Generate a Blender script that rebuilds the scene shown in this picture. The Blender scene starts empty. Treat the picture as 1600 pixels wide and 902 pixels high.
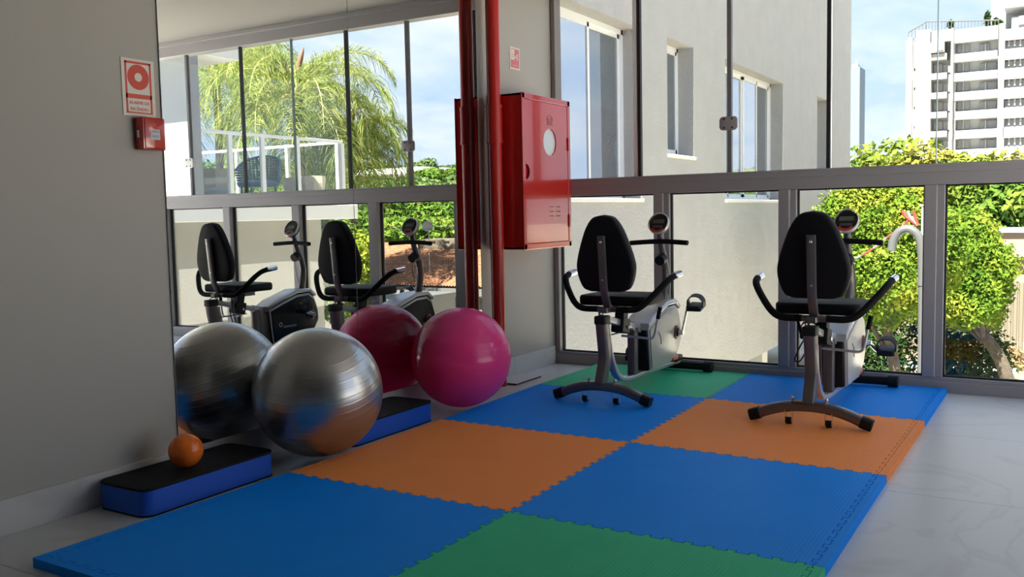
import bpy, bmesh, math, random
import numpy as np
from mathutils import Vector, Matrix

random.seed(7)
rng = np.random.default_rng(7)
SC = bpy.context.scene
COL = SC.collection
PI = math.pi

# ------------------------------------------------------------------ camera
FPX = 1428.16
CAM = Vector((2.93292, -0.40958, 1.00769))
YAW, PITCH, ROLL = -0.54378, 0.08026, -0.02088


def cam_axes():
    cy, sy, cp, sp = math.cos(YAW), math.sin(YAW), math.cos(PITCH), math.sin(PITCH)
    f = Vector((sy * cp, cy * cp, -sp))
    r = Vector((cy, -sy, 0))
    u = r.cross(f)
    r2 = math.cos(ROLL) * r + math.sin(ROLL) * u
    u2 = -math.sin(ROLL) * r + math.cos(ROLL) * u
    return r2, u2, f


AR, AU, AF = cam_axes()
cd = bpy.data.cameras.new('camera')
cd.sensor_width = 36
cd.lens = FPX / 1600 * 36
cd.clip_start = 0.05
cd.clip_end = 1000
co = bpy.data.objects.new('camera', cd)
COL.objects.link(co)
M = Matrix((AR, AU, -AF)).transposed().to_4x4()
M.translation = CAM
co.matrix_world = M
SC.camera = co

# ------------------------------------------------------------------ colour management
SC.view_settings.view_transform = 'Standard'
SC.view_settings.look = 'None'
SC.view_settings.gamma = 1
SC.view_settings.use_curve_mapping = False
SC.view_settings.exposure = 2.62
SC.cycles.max_bounces = 14
SC.cycles.diffuse_bounces = 10
SC.cycles.glossy_bounces = 6
SC.cycles.transparent_max_bounces = 24
SC.cycles.caustics_reflective = False
SC.cycles.use_denoising = True

# ------------------------------------------------------------------ sky
W = bpy.data.worlds.new('sky')
SC.world = W
W.use_nodes = True
nt = W.node_tree
nt.nodes.clear()


def NN(t, **kw):
    n = nt.nodes.new(t)
    for k, v in kw.items():
        setattr(n, k, v)
    return n


wo = NN('ShaderNodeOutputWorld')
bg = NN('ShaderNodeBackground')
tc = NN('ShaderNodeTexCoord')
sep = NN('ShaderNodeSeparateXYZ')
nt.links.new(tc.outputs['Generated'], sep.inputs[0])
grad = NN('ShaderNodeValToRGB')
grad.color_ramp.elements[0].position = 0.0
grad.color_ramp.elements[0].color = (0.42, 0.52, 0.66, 1)
grad.color_ramp.elements[1].position = 0.6
grad.color_ramp.elements[1].color = (0.26, 0.40, 0.68, 1)
e = grad.color_ramp.elements.new(0.2)
e.color = (0.37, 0.49, 0.70, 1)
nt.links.new(sep.outputs['Z'], grad.inputs[0])
# clouds laid on a flat layer: direction divided by height
mx = NN('ShaderNodeMath', operation='ADD')
mx.inputs[1].default_value = 0.22
nt.links.new(sep.outputs['Z'], mx.inputs[0])
mm = NN('ShaderNodeMath', operation='MAXIMUM')
mm.inputs[1].default_value = 0.05
nt.links.new(mx.outputs[0], mm.inputs[0])
dv = NN('ShaderNodeVectorMath', operation='DIVIDE')
nt.links.new(tc.outputs['Generated'], dv.inputs[0])
cmb = NN('ShaderNodeCombineXYZ')
for i in range(3):
    nt.links.new(mm.outputs[0], cmb.inputs[i])
nt.links.new(cmb.outputs[0], dv.inputs[1])
mp = NN('ShaderNodeMapping')
mp.inputs['Location'].default_value = (5.3, 1.9, 0.0)
mp.inputs['Scale'].default_value = (1.0, 0.85, 1.0)
nt.links.new(dv.outputs[0], mp.inputs[0])
n1 = NN('ShaderNodeTexNoise')
n1.inputs['Scale'].default_value = 2.1
n1.inputs['Detail'].default_value = 9
n1.inputs['Roughness'].default_value = 0.55
n1.inputs['Distortion'].default_value = 0.3
nt.links.new(mp.outputs[0], n1.inputs['Vector'])
cr = NN('ShaderNodeValToRGB')
cr.color_ramp.elements[0].position = 0.42
cr.color_ramp.elements[0].color = (0, 0, 0, 1)
cr.color_ramp.elements[1].position = 0.68
cr.color_ramp.elements[1].color = (1, 1, 1, 1)
nt.links.new(n1.outputs['Fac'], cr.inputs[0])
mixc = NN('ShaderNodeMixRGB')
mixc.inputs[2].default_value = (0.66, 0.68, 0.71, 1)
nt.links.new(cr.outputs[0], mixc.inputs[0])
nt.links.new(grad.outputs[0], mixc.inputs[1])
nt.links.new(mixc.outputs[0], bg.inputs[0])
bg.inputs[1].default_value = 0.315
nt.links.new(bg.outputs[0], wo.inputs[0])

# ------------------------------------------------------------------ sun
sd = bpy.data.lights.new('sun', 'SUN')
sd.energy = 5.4
sd.angle = 0.009
sd.color = (1.0, 0.93, 0.80)
so = bpy.data.objects.new('sun', sd)
COL.objects.link(so)
so.location = (-10, -20, 30)
so.rotation_euler = Vector((0.0, -0.60, 0.80)).to_track_quat('Z', 'Y').to_euler()


# ================================================================== materials
MATS = {}


def mat(name, col, rough=0.6, metal=0.0, spec=0.5, noise=None, bump=None, coat=0.0, emit=None):
    """noise=(scale, amount) mottles the colour, bump=(scale, strength, distance) adds fine relief"""
    if name in MATS:
        return MATS[name]
    m = bpy.data.materials.new(name)
    m.use_nodes = True
    t = m.node_tree
    b = t.nodes['Principled BSDF']
    b.inputs['Base Color'].default_value = (*col, 1)
    b.inputs['Roughness'].default_value = rough
    b.inputs['Metallic'].default_value = metal
    b.inputs['Specular IOR Level'].default_value = spec
    b.inputs['Coat Weight'].default_value = coat
    tcn = t.nodes.new('ShaderNodeTexCoord')
    if noise:
        n = t.nodes.new('ShaderNodeTexNoise')
        n.inputs['Scale'].default_value = noise[0]
        n.inputs['Detail'].default_value = 5
        t.links.new(tcn.outputs['Object'], n.inputs['Vector'])
        r = t.nodes.new('ShaderNodeValToRGB')
        a = noise[1]
        r.color_ramp.elements[0].position = 0.3
        r.color_ramp.elements[1].position = 0.7
        r.color_ramp.elements[0].color = (*[max(0, c * (1 - a)) for c in col], 1)
        c2 = noise[2] if len(noise) > 2 else [min(1, c * (1 + a)) for c in col]
        r.color_ramp.elements[1].color = (*c2, 1)
        t.links.new(n.outputs['Fac'], r.inputs[0])
        t.links.new(r.outputs[0], b.inputs['Base Color'])
    if bump:
        n = t.nodes.new('ShaderNodeTexNoise')
        n.inputs['Scale'].default_value = bump[0]
        n.inputs['Detail'].default_value = 4
        t.links.new(tcn.outputs['Object'], n.inputs['Vector'])
        bn = t.nodes.new('ShaderNodeBump')
        bn.inputs['Strength'].default_value = bump[1]
        bn.inputs['Distance'].default_value = bump[2]
        t.links.new(n.outputs['Fac'], bn.inputs['Height'])
        t.links.new(bn.outputs[0], b.inputs['Normal'])
    if emit:
        b.inputs['Emission Color'].default_value = (*emit[0], 1)
        b.inputs['Emission Strength'].default_value = emit[1]
    MATS[name] = m
    return m


def glass_mat(name, tint=(0.97, 0.985, 0.98), refl=1.0):
    if name in MATS:
        return MATS[name]
    m = bpy.data.materials.new(name)
    m.use_nodes = True
    t = m.node_tree
    t.nodes.clear()
    o = t.nodes.new('ShaderNodeOutputMaterial')
    mixn = t.nodes.new('ShaderNodeMixShader')
    tr = t.nodes.new('ShaderNodeBsdfTransparent')
    gl = t.nodes.new('ShaderNodeBsdfGlossy')
    lw = t.nodes.new('ShaderNodeLayerWeight')
    lw.inputs['Blend'].default_value = 0.5
    fr = t.nodes.new('ShaderNodeMath')
    fr.operation = 'POWER'
    fr.inputs[1].default_value = 5
    t.links.new(lw.outputs['Facing'], fr.inputs[0])
    ml = t.nodes.new('ShaderNodeMath')
    ml.operation = 'MULTIPLY_ADD'
    ml.inputs[1].default_value = 0.9 * refl
    ml.inputs[2].default_value = 0.035 * refl
    tr.inputs[0].default_value = (*tint, 1)
    gl.inputs['Roughness'].default_value = 0.0
    t.links.new(fr.outputs[0], ml.inputs[0])
    t.links.new(ml.outputs[0], mixn.inputs[0])
    t.links.new(tr.outputs[0], mixn.inputs[1])
    t.links.new(gl.outputs[0], mixn.inputs[2])
    t.links.new(mixn.outputs[0], o.inputs[0])
    MATS[name] = m
    return m


def leaf_mat(name, c1, c2, c3, scale=1.2, transl=0.35):
    if name in MATS:
        return MATS[name]
    m = bpy.data.materials.new(name)
    m.use_nodes = True
    t = m.node_tree
    t.nodes.clear()
    o = t.nodes.new('ShaderNodeOutputMaterial')
    tcn = t.nodes.new('ShaderNodeTexCoord')
    n = t.nodes.new('ShaderNodeTexNoise')
    n.inputs['Scale'].default_value = scale
    n.inputs['Detail'].default_value = 6
    n.inputs['Roughness'].default_value = 0.7
    t.links.new(tcn.outputs['Object'], n.inputs['Vector'])
    r = t.nodes.new('ShaderNodeValToRGB')
    r.color_ramp.elements[0].position = 0.34
    r.color_ramp.elements[0].color = (*c1, 1)
    r.color_ramp.elements[1].position = 0.66
    r.color_ramp.elements[1].color = (*c3, 1)
    e2 = r.color_ramp.elements.new(0.5)
    e2.color = (*c2, 1)
    t.links.new(n.outputs['Fac'], r.inputs[0])
    d = t.nodes.new('ShaderNodeBsdfDiffuse')
    tl = t.nodes.new('ShaderNodeBsdfTranslucent')
    mixn = t.nodes.new('ShaderNodeMixShader')
    mixn.inputs[0].default_value = transl
    for s in (d, tl):
        t.links.new(r.outputs[0], s.inputs[0])
    t.links.new(d.outputs[0], mixn.inputs[1])
    t.links.new(tl.outputs[0], mixn.inputs[2])
    t.links.new(mixn.outputs[0], o.inputs[0])
    MATS[name] = m
    return m


def wave_bump(m, scale, strength, dist, axis='Z', coord='Object', profile='SIN'):
    t = m.node_tree
    b = t.nodes['Principled BSDF']
    b.inputs['Sheen Weight'].default_value = 1.0
    b.inputs['Sheen Roughness'].default_value = 0.45
    b.inputs['Sheen Tint'].default_value = (*col, 1)
    tcn = t.nodes.new('ShaderNodeTexCoord')
    w = t.nodes.new('ShaderNodeTexWave')
    w.bands_direction = axis
    w.wave_profile = profile
    w.inputs['Scale'].default_value = scale
    bn = t.nodes.new('ShaderNodeBump')
    bn.inputs['Strength'].default_value = strength
    bn.inputs['Distance'].default_value = dist
    t.links.new(tcn.outputs[coord], w.inputs['Vector'])
    t.links.new(w.outputs['Fac'], bn.inputs['Height'])
    t.links.new(bn.outputs[0], b.inputs['Normal'])
    return m


m_wall = mat('wall_paint', (0.42, 0.405, 0.378), 0.55, bump=(60, 0.05, 0.002))
m_ceil = mat('ceiling_paint', (0.32, 0.31, 0.30), 0.7)
m_frame = mat('aluminium_frame', (0.31, 0.298, 0.31), 0.35, spec=0.5)
m_gasket = mat('black_gasket', (0.008, 0.008, 0.009), 0.6)
m_white = mat('white_plastic', (0.78, 0.78, 0.77), 0.35)
m_glass = glass_mat('window_glass')
m_mirror = mat('mirror_silver', (0.86, 0.88, 0.87), 0.0, metal=1.0)
m_seam = mat('mirror_edge', (0.25, 0.30, 0.28), 0.2)
m_red = mat('red_paint', (0.50, 0.014, 0.010), 0.17, spec=0.6, coat=0.5, noise=(3, 0.06))
m_redpipe = mat('red_pipe_paint', (0.48, 0.016, 0.012), 0.28, spec=0.5)
m_black = mat('black_plastic', (0.008, 0.008, 0.009), 0.5, spec=0.3)
m_foam = mat('black_foam', (0.006, 0.006, 0.007), 0.75, spec=0.2, bump=(300, 0.2, 0.001))
m_vinyl = mat('black_vinyl', (0.005, 0.005, 0.007), 0.6, spec=0.2, bump=(400, 0.15, 0.001))
m_bpanel = mat('gloss_black_panel', (0.008, 0.008, 0.009), 0.4, spec=0.22)
m_tube = mat('charcoal_metal', (0.15, 0.142, 0.14), 0.34, metal=0.5, spec=0.6)
m_silver = mat('silver_paint', (0.52, 0.53, 0.55), 0.28, metal=0.35)
m_chrome = mat('chrome', (0.75, 0.75, 0.76), 0.12, metal=1.0)
m_panel_l = mat('pale_grey_panel', (0.55, 0.54, 0.48), 0.30)
m_lcd = mat('lcd', (0.05, 0.055, 0.05), 0.2)
m_redmark = mat('red_print', (0.55, 0.03, 0.02), 0.4)
m_signw = mat('sign_white', (0.72, 0.68, 0.63), 0.45)
m_signr = mat('sign_red', (0.62, 0.045, 0.02), 0.4)
m_signp = mat('sign_faded_red', (0.62, 0.16, 0.17), 0.4)
m_stucco = mat('cream_stucco', (0.41, 0.40, 0.385), 0.9, noise=(2.5, 0.04), bump=(26, 0.9, 0.02))
m_offwhite = mat('offwhite_render', (0.72, 0.71, 0.68), 0.8, noise=(1.5, 0.03))
m_beige = mat('beige_render', (0.30, 0.29, 0.255), 0.85, noise=(1.2, 0.05), bump=(30, 0.4, 0.01))
m_alu_w = mat('white_aluminium', (0.80, 0.80, 0.80), 0.3)
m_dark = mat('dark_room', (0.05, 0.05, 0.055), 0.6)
m_curtain = mat('grey_curtain', (0.22, 0.21, 0.20), 0.9)
m_towerw = mat('tower_white', (0.30, 0.30, 0.297), 0.7)
m_towerg = mat('tower_grey', (0.34, 0.35, 0.355), 0.7)
m_winblue = mat('tower_window', (0.19, 0.205, 0.22), 0.4)
m_tile_roof = mat('terracotta', (0.20, 0.075, 0.034), 0.85, noise=(7, 0.3, (0.30, 0.145, 0.075)))
m_concrete = mat('concrete', (0.36, 0.36, 0.36), 0.8, noise=(1, 0.2))
m_soil = mat('soil', (0.20, 0.15, 0.10), 0.95, noise=(3, 0.4))
m_ground = mat('pale_ground', (0.46, 0.43, 0.36), 0.95, noise=(0.4, 0.4))
m_bark = mat('bark', (0.06, 0.048, 0.035), 0.95, noise=(9, 0.35), bump=(20, 0.8, 0.02))
m_wicker = mat('blue_wicker', (0.06, 0.14, 0.20), 0.5)
m_planter = mat('sand_planter', (0.52, 0.45, 0.35), 0.8, noise=(12, 0.06))
m_dish = mat('dish_white', (0.22, 0.22, 0.22), 0.5)
m_rail = mat('white_railing', (0.72, 0.72, 0.72), 0.35)
m_pipe_g = mat('grey_pvc', (0.085, 0.088, 0.09), 0.35)

m_leaf_bright = leaf_mat('leaf_bright', (0.035, 0.085, 0.012), (0.12, 0.20, 0.025), (0.34, 0.36, 0.05), 1.3, 0.30)
m_leaf_mid = leaf_mat('leaf_mid', (0.03, 0.075, 0.015), (0.08, 0.15, 0.025), (0.18, 0.23, 0.04), 0.9, 0.28)
m_leaf_rust = leaf_mat('leaf_rust', (0.06, 0.13, 0.02), (0.16, 0.21, 0.035), (0.28, 0.20, 0.06), 0.4, 0.3)
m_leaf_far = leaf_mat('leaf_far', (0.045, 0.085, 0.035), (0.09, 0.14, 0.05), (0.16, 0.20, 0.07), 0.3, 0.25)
m_leaf_palm = leaf_mat('leaf_palm', (0.06, 0.11, 0.025), (0.18, 0.23, 0.05), (0.42, 0.43, 0.17), 3.5, 0.4)
m_leaf_dark = leaf_mat('leaf_dark', (0.012, 0.03, 0.010), (0.03, 0.06, 0.018), (0.07, 0.10, 0.03), 1.2, 0.25)


def foam_mat(name, col, ax):
    m = mat(name, col, 0.55, spec=0.18)
    t = m.node_tree
    b = t.nodes['Principled BSDF']
    b.inputs['Sheen Weight'].default_value = 1.0
    b.inputs['Sheen Roughness'].default_value = 0.45
    b.inputs['Sheen Tint'].default_value = (*col, 1)
    tcn = t.nodes.new('ShaderNodeTexCoord')
    w = t.nodes.new('ShaderNodeTexWave')
    w.bands_direction = ax
    w.inputs['Scale'].default_value = 26
    w.inputs['Distortion'].default_value = 0.3
    w2 = t.nodes.new('ShaderNodeTexNoise')
    w2.inputs['Scale'].default_value = 5
    bn = t.nodes.new('ShaderNodeBump')
    bn.inputs['Strength'].default_value = 0.35
    bn.inputs['Distance'].default_value = 0.0012
    t.links.new(tcn.outputs['Object'], w.inputs['Vector'])
    t.links.new(w.outputs['Fac'], bn.inputs['Height'])
    t.links.new(bn.outputs[0], b.inputs['Normal'])
    t.links.new(tcn.outputs['Object'], w2.inputs['Vector'])
    mr = t.nodes.new('ShaderNodeMapRange')
    mr.inputs[3].default_value = 0.92
    mr.inputs[4].default_value = 1.08
    t.links.new(w2.outputs['Fac'], mr.inputs[0])
    hv = t.nodes.new('ShaderNodeHueSaturation')
    hv.inputs['Color'].default_value = (*col, 1)
    t.links.new(mr.outputs[0], hv.inputs['Value'])
    t.links.new(hv.outputs[0], b.inputs['Base Color'])
    return m


m_fblue = foam_mat('blue_foam', (0.003, 0.27, 0.93), 'X')
m_fora = foam_mat('orange_foam', (1.0, 0.32, 0.09), 'X')
m_fgreen = foam_mat('green_foam', (0.035, 0.46, 0.24), 'X')
m_stepblue = mat('step_blue', (0.008, 0.10, 0.60), 0.45)
m_steptop = mat('step_rubber', (0.008, 0.009, 0.010), 0.7, spec=0.2, bump=(500, 0.3, 0.001))

m_ball_s = mat('silver_ball', (0.47, 0.47, 0.465), 0.29, metal=0.92, spec=0.5)
m_ball_p = mat('pink_ball', (1.0, 0.07, 0.33), 0.18, spec=0.5)
m_ball_o = mat('orange_ball', (1.0, 0.20, 0.02), 0.12, spec=0.5)


def ridges(m, scale):
    """thin raised moulding lines round the ball"""
    t = m.node_tree
    b = t.nodes['Principled BSDF']
    tcn = t.nodes.new('ShaderNodeTexCoord')
    w = t.nodes.new('ShaderNodeTexWave')
    w.bands_direction = 'Z'
    w.inputs['Scale'].default_value = scale
    r = t.nodes.new('ShaderNodeValToRGB')
    r.color_ramp.elements[0].position = 0.90
    r.color_ramp.elements[1].position = 1.0
    bn = t.nodes.new('ShaderNodeBump')
    bn.inputs['Strength'].default_value = 0.28
    bn.inputs['Distance'].default_value = 0.0015
    t.links.new(tcn.outputs['Object'], w.inputs['Vector'])
    t.links.new(w.outputs['Fac'], r.inputs[0])
    t.links.new(r.outputs[0], bn.inputs['Height'])
    t.links.new(bn.outputs[0], b.inputs['Normal'])


ridges(m_ball_s, 10.5)
ridges(m_ball_p, 10.5)
# thin translucent vinyl: part of the light passes through the hollow pink shell
_t = m_ball_p.node_tree
_tl = _t.nodes.new('ShaderNodeBsdfTranslucent')
_tl.inputs[0].default_value = (1.0, 0.08, 0.40, 1)
_mx = _t.nodes.new('ShaderNodeMixShader')
_mx.inputs[0].default_value = 0.18
_t.links.new(_t.nodes['Principled BSDF'].outputs[0], _mx.inputs[1])
_t.links.new(_tl.outputs[0], _mx.inputs[2])
_t.links.new(_mx.outputs[0], _t.nodes['Material Output'].inputs[0])
m_ball_p.node_tree.nodes['Principled BSDF'].inputs['Sheen Weight'].default_value = 0.6
m_ball_p.node_tree.nodes['Principled BSDF'].inputs['Sheen Roughness'].default_value = 0.6
m_ball_p.node_tree.nodes['Principled BSDF'].inputs['Sheen Tint'].default_value = (1.0, 0.15, 0.45, 1)
m_ball_p.node_tree.nodes['Principled BSDF'].inputs['Subsurface Weight'].default_value = 0.5
m_ball_p.node_tree.nodes['Principled BSDF'].inputs['Subsurface Radius'].default_value = (0.20, 0.03, 0.08)


def porcelain():
    m = mat('porcelain_tile', (0.58, 0.58, 0.58), 0.36, spec=0.5)
    t = m.node_tree
    b = t.nodes['Principled BSDF']
    g = t.nodes.new('ShaderNodeNewGeometry')
    n = t.nodes.new('ShaderNodeTexNoise')
    n.inputs['Scale'].default_value = 1.3
    n.inputs['Detail'].default_value = 8
    n.inputs['Distortion'].default_value = 1.6
    t.links.new(g.outputs['Position'], n.inputs['Vector'])
    r = t.nodes.new('ShaderNodeValToRGB')
    r.color_ramp.elements[0].position = 0.47
    r.color_ramp.elements[0].color = (0.56, 0.565, 0.575, 1)
    r.color_ramp.elements[1].position = 0.53
    r.color_ramp.elements[1].color = (0.56, 0.565, 0.575, 1)
    e3 = r.color_ramp.elements.new(0.5)
    e3.color = (0.51, 0.51, 0.505, 1)
    t.links.new(n.outputs['Fac'], r.inputs[0])
    t.links.new(r.outputs[0], b.inputs['Base Color'])
    return m


m_tile = porcelain()


# ================================================================== mesh helpers
class MB:
    def __init__(s):
        s.bm = bmesh.new()

    def box(s, x0, x1, y0, y1, z0, z1, bev=0.0, seg=1, mtx=None):
        vs = [s.bm.verts.new((x, y, z)) for x in (x0, x1) for y in (y0, y1) for z in (z0, z1)]
        q = [(0, 1, 3, 2), (4, 6, 7, 5), (0, 4, 5, 1), (2, 3, 7, 6), (0, 2, 6, 4), (1, 5, 7, 3)]
        fs = [s.bm.faces.new([vs[i] for i in f]) for f in q]
        if mtx is not None:
            bmesh.ops.transform(s.bm, matrix=mtx, verts=vs)
        if bev:
            es = list({e for f in fs for e in f.edges})
            bmesh.ops.bevel(s.bm, geom=es, offset=bev, segments=seg, affect='EDGES', profile=0.5)
        return s

    def prism(s, pts, z0, z1, axis='Z', bev=0.0, seg=1, mtx=None):
        """pts 2-D outline extruded along an axis from z0 to z1"""
        def P(a, b, c):
            return {'Z': (a, b, c), 'X': (c, a, b), 'Y': (a, c, b)}[axis]
        lo = [s.bm.verts.new(P(a, b, z0)) for a, b in pts]
        hi = [s.bm.verts.new(P(a, b, z1)) for a, b in pts]
        n = len(pts)
        fs = [s.bm.faces.new(lo[::-1]), s.bm.faces.new(hi)]
        rims = list(fs[0].edges) + list(fs[1].edges)
        for i in range(n):
            fs.append(s.bm.faces.new((lo[i], lo[(i + 1) % n], hi[(i + 1) % n], hi[i])))
        if mtx is not None:
            bmesh.ops.transform(s.bm, matrix=mtx, verts=lo + hi)
        bmesh.ops.recalc_face_normals(s.bm, faces=fs)
        if bev:
            bmesh.ops.bevel(s.bm, geom=rims, offset=bev, segments=seg, affect='EDGES', profile=0.5)
        return s

    def sweep(s, path, prof, caps=True, up=Vector((1, 0, 0)), scale=None):
        """sweep closed 2-D profile (a along 'side', b along normal) along the path"""
        path = [Vector(p) for p in path]
        rings = []
        n = len(path)
        prev = None
        for i, p in enumerate(path):
            t = (path[min(i + 1, n - 1)] - path[max(i - 1, 0)]).normalized()
            if prev is None:
                sd = up - up.dot(t) * t
                if sd.length < 1e-4:
                    sd = Vector((0, 1, 0)) - t * t.y
                    if sd.length < 1e-4:
                        sd = Vector((0, 0, 1))
            else:
                sd = prev - prev.dot(t) * t
            sd.normalize()
            prev = sd
            nn = t.cross(sd)
            k = scale[i] if scale else 1
            rings.append([s.bm.verts.new(p + sd * a * k + nn * b * k) for a, b in prof])
        m = len(prof)
        for i in range(n - 1):
            for j in range(m):
                s.bm.faces.new((rings[i][j], rings[i][(j + 1) % m], rings[i + 1][(j + 1) % m], rings[i + 1][j]))
        if caps:
            s.bm.faces.new(rings[0][::-1])
            s.bm.faces.new(rings[-1])
        return s

    def tube(s, path, r, seg=12, caps=True, scale=None):
        prof = [(r * math.cos(2 * PI * k / seg), r * math.sin(2 * PI * k / seg)) for k in range(seg)]
        return s.sweep(path, prof, caps, scale=scale)

    def cyl(s, p0, p1, r, seg=20, r2=None):
        sc = None if r2 is None else [1, r2 / r]
        return s.tube([p0, p1], r, seg, True, sc)

    def sphere(s, c, r, u=32, v=20, sq=(1, 1, 1)):
        mt = Matrix.Translation(c) @ Matrix.Diagonal((*[r * k for k in sq], 1))
        bmesh.ops.create_uvsphere(s.bm, u_segments=u, v_segments=v, radius=1, matrix=mt)
        return s

    def lathe(s, prof, c=(0, 0, 0), seg=24, mtx=None):
        """prof list of (r, z)"""
        rings = []
        allv = []
        for r, z in prof:
            ring = [s.bm.verts.new((c[0] + r * math.cos(2 * PI * k / seg), c[1] + r * math.sin(2 * PI * k / seg), c[2] + z)) for k in range(seg)]
            rings.append(ring)
            allv += ring
        for i in range(len(rings) - 1):
            for k in range(seg):
                s.bm.faces.new((rings[i][k], rings[i][(k + 1) % seg], rings[i + 1][(k + 1) % seg], rings[i + 1][k]))
        s.bm.faces.new(rings[0][::-1])
        s.bm.faces.new(rings[-1])
        if mtx is not None:
            bmesh.ops.transform(s.bm, matrix=mtx, verts=allv)
        return s

    def build(s, name, m, parent=None, smooth=False, label=None, loc=None):
        bmesh.ops.recalc_face_normals(s.bm, faces=s.bm.faces[:])
        me = bpy.data.meshes.new(name)
        s.bm.to_mesh(me)
        s.bm.free()
        me.materials.append(m)
        if smooth:
            me.shade_smooth()
            try:
                me.set_sharp_from_angle(angle=math.radians(38))
            except Exception:
                pass
        o = bpy.data.objects.new(name, me)
        COL.objects.link(o)
        if parent:
            o.parent = parent
        if label:
            o['label'] = label
        if loc:
            o.location = loc
        return o


def smooth_path(pts, n=6):
    """Catmull-Rom through the points"""
    P = [Vector(p) for p in pts]
    P = [P[0] * 2 - P[1]] + P + [P[-1] * 2 - P[-2]]
    out = []
    for i in range(1, len(P) - 2):
        for k in range(n):
            t = k / n
            a, b, c, d = P[i - 1], P[i], P[i + 1], P[i + 2]
            out.append(0.5 * ((2 * b) + (c - a) * t + (2 * a - 5 * b + 4 * c - d) * t * t + (3 * b - a - 3 * c + d) * t ** 3))
    out.append(P[-2])
    return out


def rrect(w, h, r, seg=4):
    pts = []
    for cx, cy, a0 in ((w / 2 - r, h / 2 - r, 0), (-w / 2 + r, h / 2 - r, PI / 2), (-w / 2 + r, -h / 2 + r, PI), (w / 2 - r, -h / 2 + r, 1.5 * PI)):
        for k in range(seg + 1):
            a = a0 + PI / 2 * k / seg
            pts.append((cx + r * math.cos(a), cy + r * math.sin(a)))
    return pts


def tag(o, label=None, cat=None, group=None, kind=None):
    if label:
        o['label'] = label
    if cat:
        o['category'] = cat
    if group:
        o['group'] = group
    if kind:
        o['kind'] = kind
    return o


def thing(name, loc=(0, 0, 0), label=None, cat=None, group=None, kind=None, rz=0):
    o = bpy.data.objects.new(name, None)
    COL.objects.link(o)
    o.location = loc
    o.rotation_euler = (0, 0, rz)
    o.empty_display_size = 0.1
    return tag(o, label, cat, group, kind)


def copy_tree(o, parent=None):
    c = o.copy()
    COL.objects.link(c)
    c.parent = parent
    for ch in list(o.children):
        copy_tree(ch, c)
    return c


def lettering(text, size, m, parent, loc, rot, name='lettering', depth=0.0004, bold=0.0, align='CENTER'):
    cu = bpy.data.curves.new(name, 'FONT')
    cu.body = text
    cu.size = size
    cu.extrude = depth
    cu.offset = bold
    cu.align_x = align
    cu.align_y = 'CENTER'
    cu.resolution_u = 2
    tmp = bpy.data.objects.new(name, cu)
    COL.objects.link(tmp)
    dg = bpy.context.evaluated_depsgraph_get()
    me = bpy.data.meshes.new_from_object(tmp.evaluated_get(dg))
    bpy.data.objects.remove(tmp)
    me.materials.clear()
    me.materials.append(m)
    o = bpy.data.objects.new(name, me)
    COL.objects.link(o)
    o.parent = parent
    o.location = loc
    o.rotation_euler = rot
    return o


# ================================================================== setting: the room
X1, YB = 4.2, -3.2
CZ = 2.55
o = MB().box(-0.20, X1 + 0.15, YB - 0.15, 5.12, CZ, CZ + 0.3).build('ceiling', m_ceil)
tag(o, 'plain off-white painted ceiling seen in the mirror', kind='structure')

fl = thing('floor', (0, 0, 0), 'pale grey porcelain floor tiles with thin joints', kind='structure')
MB().box(-0.02, X1 + 0.02, YB, 5.14, -0.25, -0.010).build('slab', m_concrete, fl)
xs = [-0.0055] + [0.44 + 0.97 * k for k in range(0, 4)] + [X1]
ys = [YB + 0.02] + [0.095 + 0.969 * k for k in range(-3, 6)] + [4.985]
ys = [y for i, y in enumerate(ys) if i == 0 or y > ys[0] + 0.05]
g = 0.0012
for i in range(len(xs) - 1):
    for j in range(len(ys) - 1):
        if xs[i + 1] - xs[i] < 0.02 or ys[j + 1] - ys[j] < 0.02:
            continue
        MB().box(xs[i] + g, xs[i + 1] - g, ys[j] + g, ys[j + 1] - g, -0.010, 0.0).build('tile', m_tile, fl)
MB().box(-0.005, X1, YB + 0.02, 4.98, -0.0098, -0.0012).build('grout', mat('grout', (0.33, 0.33, 0.33), 0.9), fl)

wl = MB().box(-0.19, -0.006, YB - 0.15, 5.10, -0.25, CZ).build('wall_left', m_wall)
tag(wl, 'smooth painted wall carrying the mirror and signs', kind='structure')
wb = MB().box(-0.02, X1 + 0.15, YB - 0.15, YB, -0.25, CZ).build('wall_back', m_wall)
tag(wb, 'wall behind the camera', kind='structure')
wr = thing('wall_right', (X1, 0, 0), 'unseen right side wall with a wide opening shaped to let light in', kind='structure')
MB().box(0, 0.15, YB, 2.1, -0.25, CZ).box(0, 0.15, 4.9, 5.1, -0.25, CZ).box(0, 0.15, 2.1, 4.9, -0.25, 0.0).box(0, 0.15, 2.1, 4.9, 2.50, CZ).build('masonry', m_wall, wr)  # opening placed and sized to bring more daylight onto mats and far wall

bb = thing('baseboard_left', (0, 0, 0), 'white marble-look porcelain skirting along the mirror wall', kind='structure')
for y0, y1 in ((YB, -1.4), (-1.4, 0.55), (0.55, 2.5), (2.5, 4.45), (4.45, 4.985)):
    MB().box(-0.0055, 0.007, y0 + 0.001, y1 - 0.001, 0.0, 0.12, 0.001).build('skirting_tile', m_tile, bb)

# ------------------------------------------------------------------ window wall (slightly skewed to the mirror wall)
PHI = -0.0133
A1, PW, PST = 0.034, 0.684, 0.0995
ZB, ZR, ZT = 0.080, 1.123, 1.235
win = thing('window_1', (0, 5.0, 0), 'grey framed lower row of fixed glass panes along the far side', kind='structure', rz=PHI)
NP = 5
XE = A1 + NP * (PW + PST)
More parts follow.
